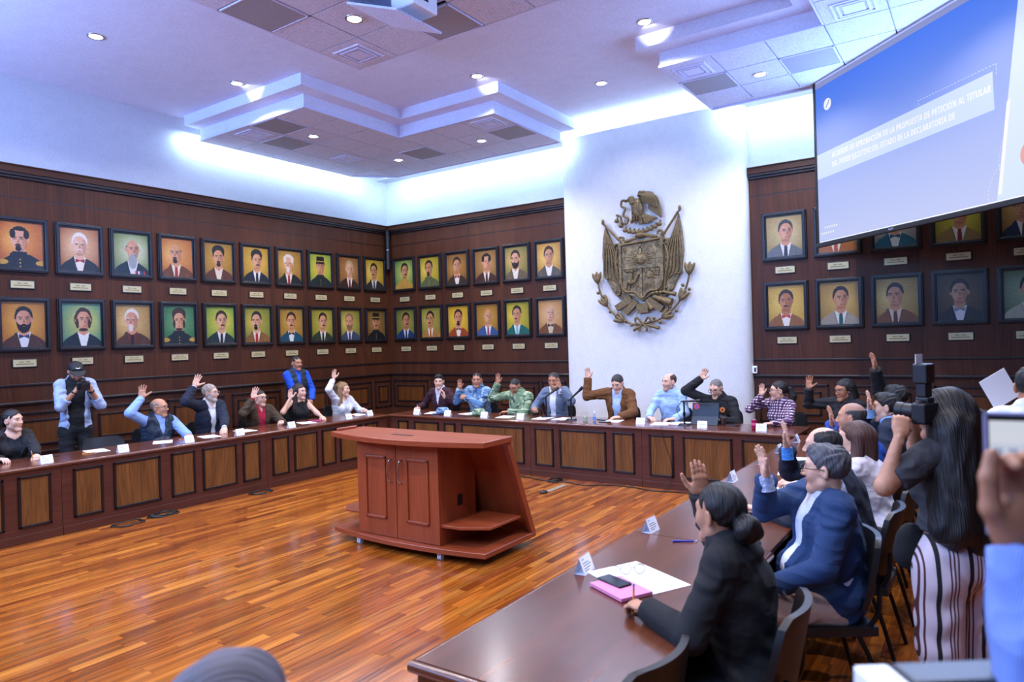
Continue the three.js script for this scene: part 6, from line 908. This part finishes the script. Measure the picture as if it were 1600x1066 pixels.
{ // tablet with keyboard cover
  const o = thing('tablet', 'black tablet in a folding case with a round sticker', 'tablet', null, [-2.96, DT, -8.6], 0.05);
  const sc = bx(-0.17, 0.17, 0, 0.27, -0.006, 0.006, 'y', 0.004); sc.rotateX(-0.2); part('screen_back', sc.translate(0, 0.004, 0.0), std(0x101a28, 0.4), o); const fl = bx(-0.168, 0.168, 0, 0.12, -0.003, 0.003); fl.rotateX(-0.62); part('stand_flap', fl.translate(0, 0.002, 0.06), std(0x1c2c3e, 0.6), o); part('keyboard', bx(-0.168, 0.168, 0, 0.008, -0.22, -0.03, 'z', 0.003), std(0x14161c, 0.6), o);
  const st = new THREE.CylinderGeometry(0.036, 0.036, 0.002, 28).rotateX(Math.PI / 2 - 0.2).translate(-0.115, 0.222, -0.036); part('sticker', st, std(0xc03a4a, 0.5), o); part('sticker_mark', new THREE.CylinderGeometry(0.024, 0.024, 0.002, 3).rotateX(Math.PI / 2 - 0.2).translate(-0.115, 0.222, -0.034), std(0x2a40c0, 0.5), o);
}
function glassOf(x, z, col, fill, label) { const o = thing('drinking_glass', label, 'glass', null, [x, DT, z]); part('wall', new THREE.LatheGeometry([[0, 0.001], [0.03, 0.001], [0.036, 0.13], [0.0345, 0.13], [0.0285, 0.008], [0, 0.008]].map(p => new THREE.Vector2(...p)), 28), M.glass, o); part('drink', new THREE.CylinderGeometry(0.0325, 0.0285, fill, 24).translate(0, 0.009 + fill / 2, 0), phys(col, 0.1, { transmission: 0.5, thickness: 0.02 }), o); }
glassOf(-2.73, -8.6, 0x3a1c12, 0.085, 'glass of dark cola beside the tablet'); glassOf(-4.58, -8.42, 0xc8e0b8, 0.05, 'glass with a little green drink and a stirrer'); 
{ const o = thing('water_bottle', 'small clear bottle with blue label before the man in the tan jacket', 'bottle', null, [-4.46, DT, -8.46]); part('body', new THREE.LatheGeometry([[0, 0], [0.021, 0.002], [0.021, 0.075], [0.01, 0.1], [0.01, 0.112], [0, 0.112]].map(p => new THREE.Vector2(...p)), 24), phys(0xdde6fa, 0.15, { transmission: 0.6, thickness: 0.01 }), o); part('label_band', new THREE.CylinderGeometry(0.0215, 0.0215, 0.035, 24).translate(0, 0.035, 0), std(0x3a86d8, 0.5), o); part('cap', new THREE.CylinderGeometry(0.012, 0.012, 0.016, 18).translate(0, 0.12, 0), M.white2, o); }
{ const o = thing('soda_can', 'magenta soda can on the right end of the back desk', 'can', null, [-2.28, DT, -8.33]); part('body', new THREE.LatheGeometry([[0.02, 0], [0.026, 0.004], [0.032, 0.014], [0.032, 0.108], [0.026, 0.12], [0.024, 0.12], [0, 0.117]].map(p => new THREE.Vector2(...p)), 28), std(0xa81c4c, 0.3, { metalness: 0.4 }), o); part('print_band', new THREE.CylinderGeometry(0.0323, 0.0323, 0.03, 28).translate(0, 0.07, 0), std(0xd85a8a, 0.35), o); part('rim', new THREE.TorusGeometry(0.0255, 0.002, 8, 28).rotateX(Math.PI / 2).translate(0, 0.12, 0), M.steel, o); }
function capOn(x, z, deg, mat, label) { const o = thing('field_cap', label, 'cap', null, [x, DT, z], deg * Math.PI / 180); const g = field([ellP([0, 0.05, 0], [0.092, 0.078, 0.105])], 0.008, 0.01, 0, (a, b, c, f) => Math.max(f, 0.004 - b, b - 0.105)); part('crown', bodyUV(g), mat, o); const p = prism([[-0.08, 0], [-0.075, 0.05], [-0.04, 0.085], [0.04, 0.085], [0.075, 0.05], [0.08, 0]], 0.006, 0.002); p.rotateX(Math.PI / 2 + 0.1); part('peak', bodyUV(p.translate(0, 0.02, 0.085)), mat, o); }
capOn(-7.12, -8.4, -60, blueCamo, 'blue camouflage cap on the back desk'); capOn(-6.42, -8.42, -70, greenCamo, 'green camouflage cap on the back desk');
solo('key_bunch', [sphere(0.03, 0, 0.02, 0, 1, 0.6, 1), tube([[0, 0.02, 0], [0.05, 0.012, 0.03], [0.1, 0.01, 0.01], [0.13, 0.008, 0.05]], 0.008, 16, 6)], std(0xd8902c, 0.5), 'orange and yellow trinket by the last name card of the left desk', 'trinket', null, [-8.5, DT, -7.72]);
// cables on the floor
function coil(x, z, r, label, n = 4) { const p = []; for (let i = 0; i <= n * 14; i++) { const a = i / 14 * 6.283, q = r * (1 + 0.12 * Math.sin(i * 1.7) - 0.05 * (i / 14)); p.push([x + q * 0.62 * Math.cos(a), 0.008 + 0.004 * (i / 14), z + q * Math.sin(a)]); } solo('cable_coil', tube(p, 0.006, n * 40, 5), M.black, label, 'cable', 'coiled black cables'); }
coil(-7.82, -3.86, 0.17, 'loose black cable loop on the floor nearest the left edge', 2); coil(-7.86, -4.28, 0.17, 'dense black cable coil by the left desk', 5); coil(-7.86, -5.58, 0.16, 'flat black cable coil by the middle of the left desk', 3); coil(-4.8, -7.93, 0.13, 'black cable heap before the back desk', 5);
solo('floor_cable', tube([[-5.5, 0.007, -7.98], [-5.2, 0.007, -7.93], [-4.93, 0.007, -7.86], [-4.6, 0.007, -7.9], [-4.3, 0.007, -7.84], [-4.0, 0.007, -8.0], [-3.7, 0.007, -8.0], [-3.4, 0.007, -7.93], [-3.1, 0.007, -8.0], [-2.8, 0.007, -8.02], [-2.0, 0.007, -7.98]], 0.007, 90, 6), M.black, 'long black cable along the foot of the back desk', 'cable');
solo('mic_cable', tube([[-3.35, 0.77, -8.1], [-3.34, 0.7, -8.09], [-3.28, 0.5, -8.095], [-3.22, 0.3, -8.09], [-3.24, 0.1, -8.08], [-3.3, 0.01, -8.0]], 0.004, 40, 5), M.black, 'thin black cable hanging down the desk below the tablet', 'cable');
solo('mic_cable', tube([[-4.83, 0.77, -8.1], [-4.83, 0.72, -8.09], [-4.82, 0.5, -8.095], [-4.8, 0.2, -8.09], [-4.8, 0.01, -8.03]], 0.003, 40, 5), M.black, 'thin black cable hanging down the desk below the pier microphone', 'cable');
{ const o = thing('cable_ramp', 'flat grey brown cable cover with black end on the floor', 'cable cover', null, [0, 0, 0]); part('strip', bx(-4.58, -4.5, 0, 0.012, -7.75, -7.3, 'z', 0.004), std(0x8a7460, 0.7), o); part('end_plug', sphere(0.045, -4.55, 0.012, -7.24, 1, 0.5, 1.3), M.black, o); }
// ---------------------------------------------------------------- cameras, phones and bags held by people
function cam(at, turn, tilt, label, lens, flash) {
  const o = thing('photo_camera', label, 'camera', null, at, turn); o.rotation.order = 'YXZ'; o.rotation.x = tilt;
  part('body', [bx(-0.07, 0.07, -0.05, 0.045, -0.035, 0.03, 'y', 0.01), bx(-0.03, 0.03, 0.04, 0.07, -0.03, 0.03, 'y', 0.008), bx(-0.075, -0.045, -0.05, 0.05, -0.01, 0.05, 'y', 0.01)], M.plastic, o);
  part('lens', [new THREE.CylinderGeometry(0.036, 0.034, lens, 24).rotateX(Math.PI / 2).translate(0, 0, 0.03 + lens / 2), new THREE.CylinderGeometry(0.041, 0.038, 0.03, 24).rotateX(Math.PI / 2).translate(0, 0, 0.03 + lens)], M.black, o);
  part('dial', new THREE.CylinderGeometry(0.013, 0.013, 0.012, 16).translate(0.05, 0.052, 0), M.steel, o);
  if (flash) { const f = part('flash', [bx(-0.03, 0.03, 0.07, 0.13, -0.02, 0.025, 'y', 0.006), bx(-0.038, 0.038, 0.13, 0.22, -0.03, 0.035, 'y', 0.008)], M.plastic, o); part('bounce_card', bx(-0.03, 0.03, 0.218, 0.262, 0.02, 0.0225), M.paper, f); }
  return o;
}
cam([-9.22, 1.49, -4.06], 72 * Math.PI / 180, 0.15, 'black camera in the hands of the photographer in the cap', 0.09, false);
cam([-0.235, 1.52, -3.63], -112 * Math.PI / 180, 0, 'black camera with a flash held up by the standing woman', 0.075, true);
solo('shoulder_bag', field([ellP([0, 0, 0], [0.07, 0.1, 0.05]), ellP([0, -0.05, 0], [0.08, 0.07, 0.055])], 0.012, 0.03), fab(0x0d0d10), 'black bag hanging at the hip of the standing woman', 'bag', null, [-0.31, 0.9, -3.68], 0.6);
solo('paper_sheet', bx(-0.09, 0.09, 0, 0.2, 0, 0.002), M.paper, 'white sheet held up by the man in the white shirt', 'paper', null, [0.1, 1.42, -5.3], 0.6).rotation.z = 0.5;
{ // phone filming the room
  const o = thing('filming_phone', 'phone held up at the lower right with the room on its screen', 'phone', null, [0.038, 1.69, -1.2], 0.12); o.rotation.x = -0.05;
  part('case', bx(-0.041, 0.041, -0.085, 0.085, -0.008, 0, 'y', 0.004), std(0x2a2430, 0.4), o); part('bumper', [bx(-0.044, -0.04, -0.087, 0.087, -0.009, 0.002), bx(0.04, 0.044, -0.087, 0.087, -0.009, 0.002), bx(-0.044, 0.044, 0.083, 0.087, -0.009, 0.002), bx(-0.044, 0.044, -0.087, -0.083, -0.009, 0.002)], std(0x8a88a8, 0.4), o);
  const t = canvasTex(128, 256, (c, w, h) => { c.fillStyle = '#d8e2f6'; c.fillRect(0, 0, w, h); c.fillStyle = '#e8eefc'; c.fillRect(0, 0, w, 60); c.fillStyle = '#a8b4d8'; for (let k = 0; k < 8; k++) c.fillRect(8 + (k % 4) * 30, 70 + (k / 4 | 0) * 30, 18, 20); c.fillStyle = '#6f8a70'; c.fillRect(0, 140, w, 34); c.fillStyle = '#f2f6ff'; c.fillRect(70, 120, 30, 60); c.fillStyle = '#c47a3c'; c.fillRect(0, 176, w, 24); c.fillStyle = '#2c4f8a'; c.fillRect(20, 196, 60, 60); c.fillStyle = '#16203a'; c.fillRect(70, 190, 40, 66); c.fillStyle = '#0a0a0e'; c.fillRect(0, 0, w, 10); });
  part('screen', new THREE.PlaneGeometry(0.076, 0.164).translate(0, 0, 0.0012), new THREE.MeshStandardMaterial({ color: 0x101010, emissive: 0xffffff, emissiveMap: t, emissiveIntensity: 0.75, roughness: 0.2 }), o);
}
{ // flash unit on a tripod at the bottom edge
  const o = thing('tripod_flash', 'white-tipped black camera flash at the bottom right edge', 'camera flash', null, [-0.075, 0, -1.0], 0.62);
  part('head', bx(-0.03, 0.16, 1.425, 1.47, -0.03, 0.03, 'x', 0.008), std(0x1c2630, 0.4), o); part('diffuser', bx(-0.075, -0.03, 1.427, 1.468, -0.028, 0.028, 'x', 0.004), M.white2, o); part('body', bx(0.06, 0.12, 1.3, 1.43, -0.03, 0.03, 'y', 0.008), M.plastic, o); part('camera_body', bx(0.02, 0.16, 1.2, 1.3, -0.035, 0.035, 'y', 0.01), M.plastic, o); part('post', rod([0.09, 0.6, 0], [0.09, 1.21, 0], 0.012), M.darkSteel, o);
  for (let k = 0; k < 3; k++) part('leg', rod([0.09, 0.7, 0], [0.09 + 0.24 * Math.cos(k * 2.094), 0, 0.24 * Math.sin(k * 2.094)], 0.009), M.darkSteel, o);
}
{ // mark on the photographer's cap
  const p = people.photographer, i = INFO.get(p), mk = []; for (const s of [-1, 1]) mk.push(tube([[-0.024, s * 0.013, 0.0], [-0.01, s * 0.003, 0.004], [0.01, s * 0.003, 0.004], [0.024, s * 0.013, 0.0]], 0.0035, 14, 5)); mk.push(bx(-0.01, 0.01, -0.006, 0.006, 0.0, 0.006));
  part('cap_mark', join(mk).rotateX(-0.35).translate(0, 0.095, 0.08).applyMatrix4(i.hm), M.white2, p);
  part('camera_strap', tube([[0.13, i.sh[1] + 0.07, -0.02], [0.12, i.sh[1] + 0.04, 0.09], [0.13, i.sh[1] - 0.12, 0.16], [0.15, i.sh[1] - 0.2, 0.22]], 0.012, 20, 6), M.black, p);
}
shade(scene);
renderer.render(scene, camera);
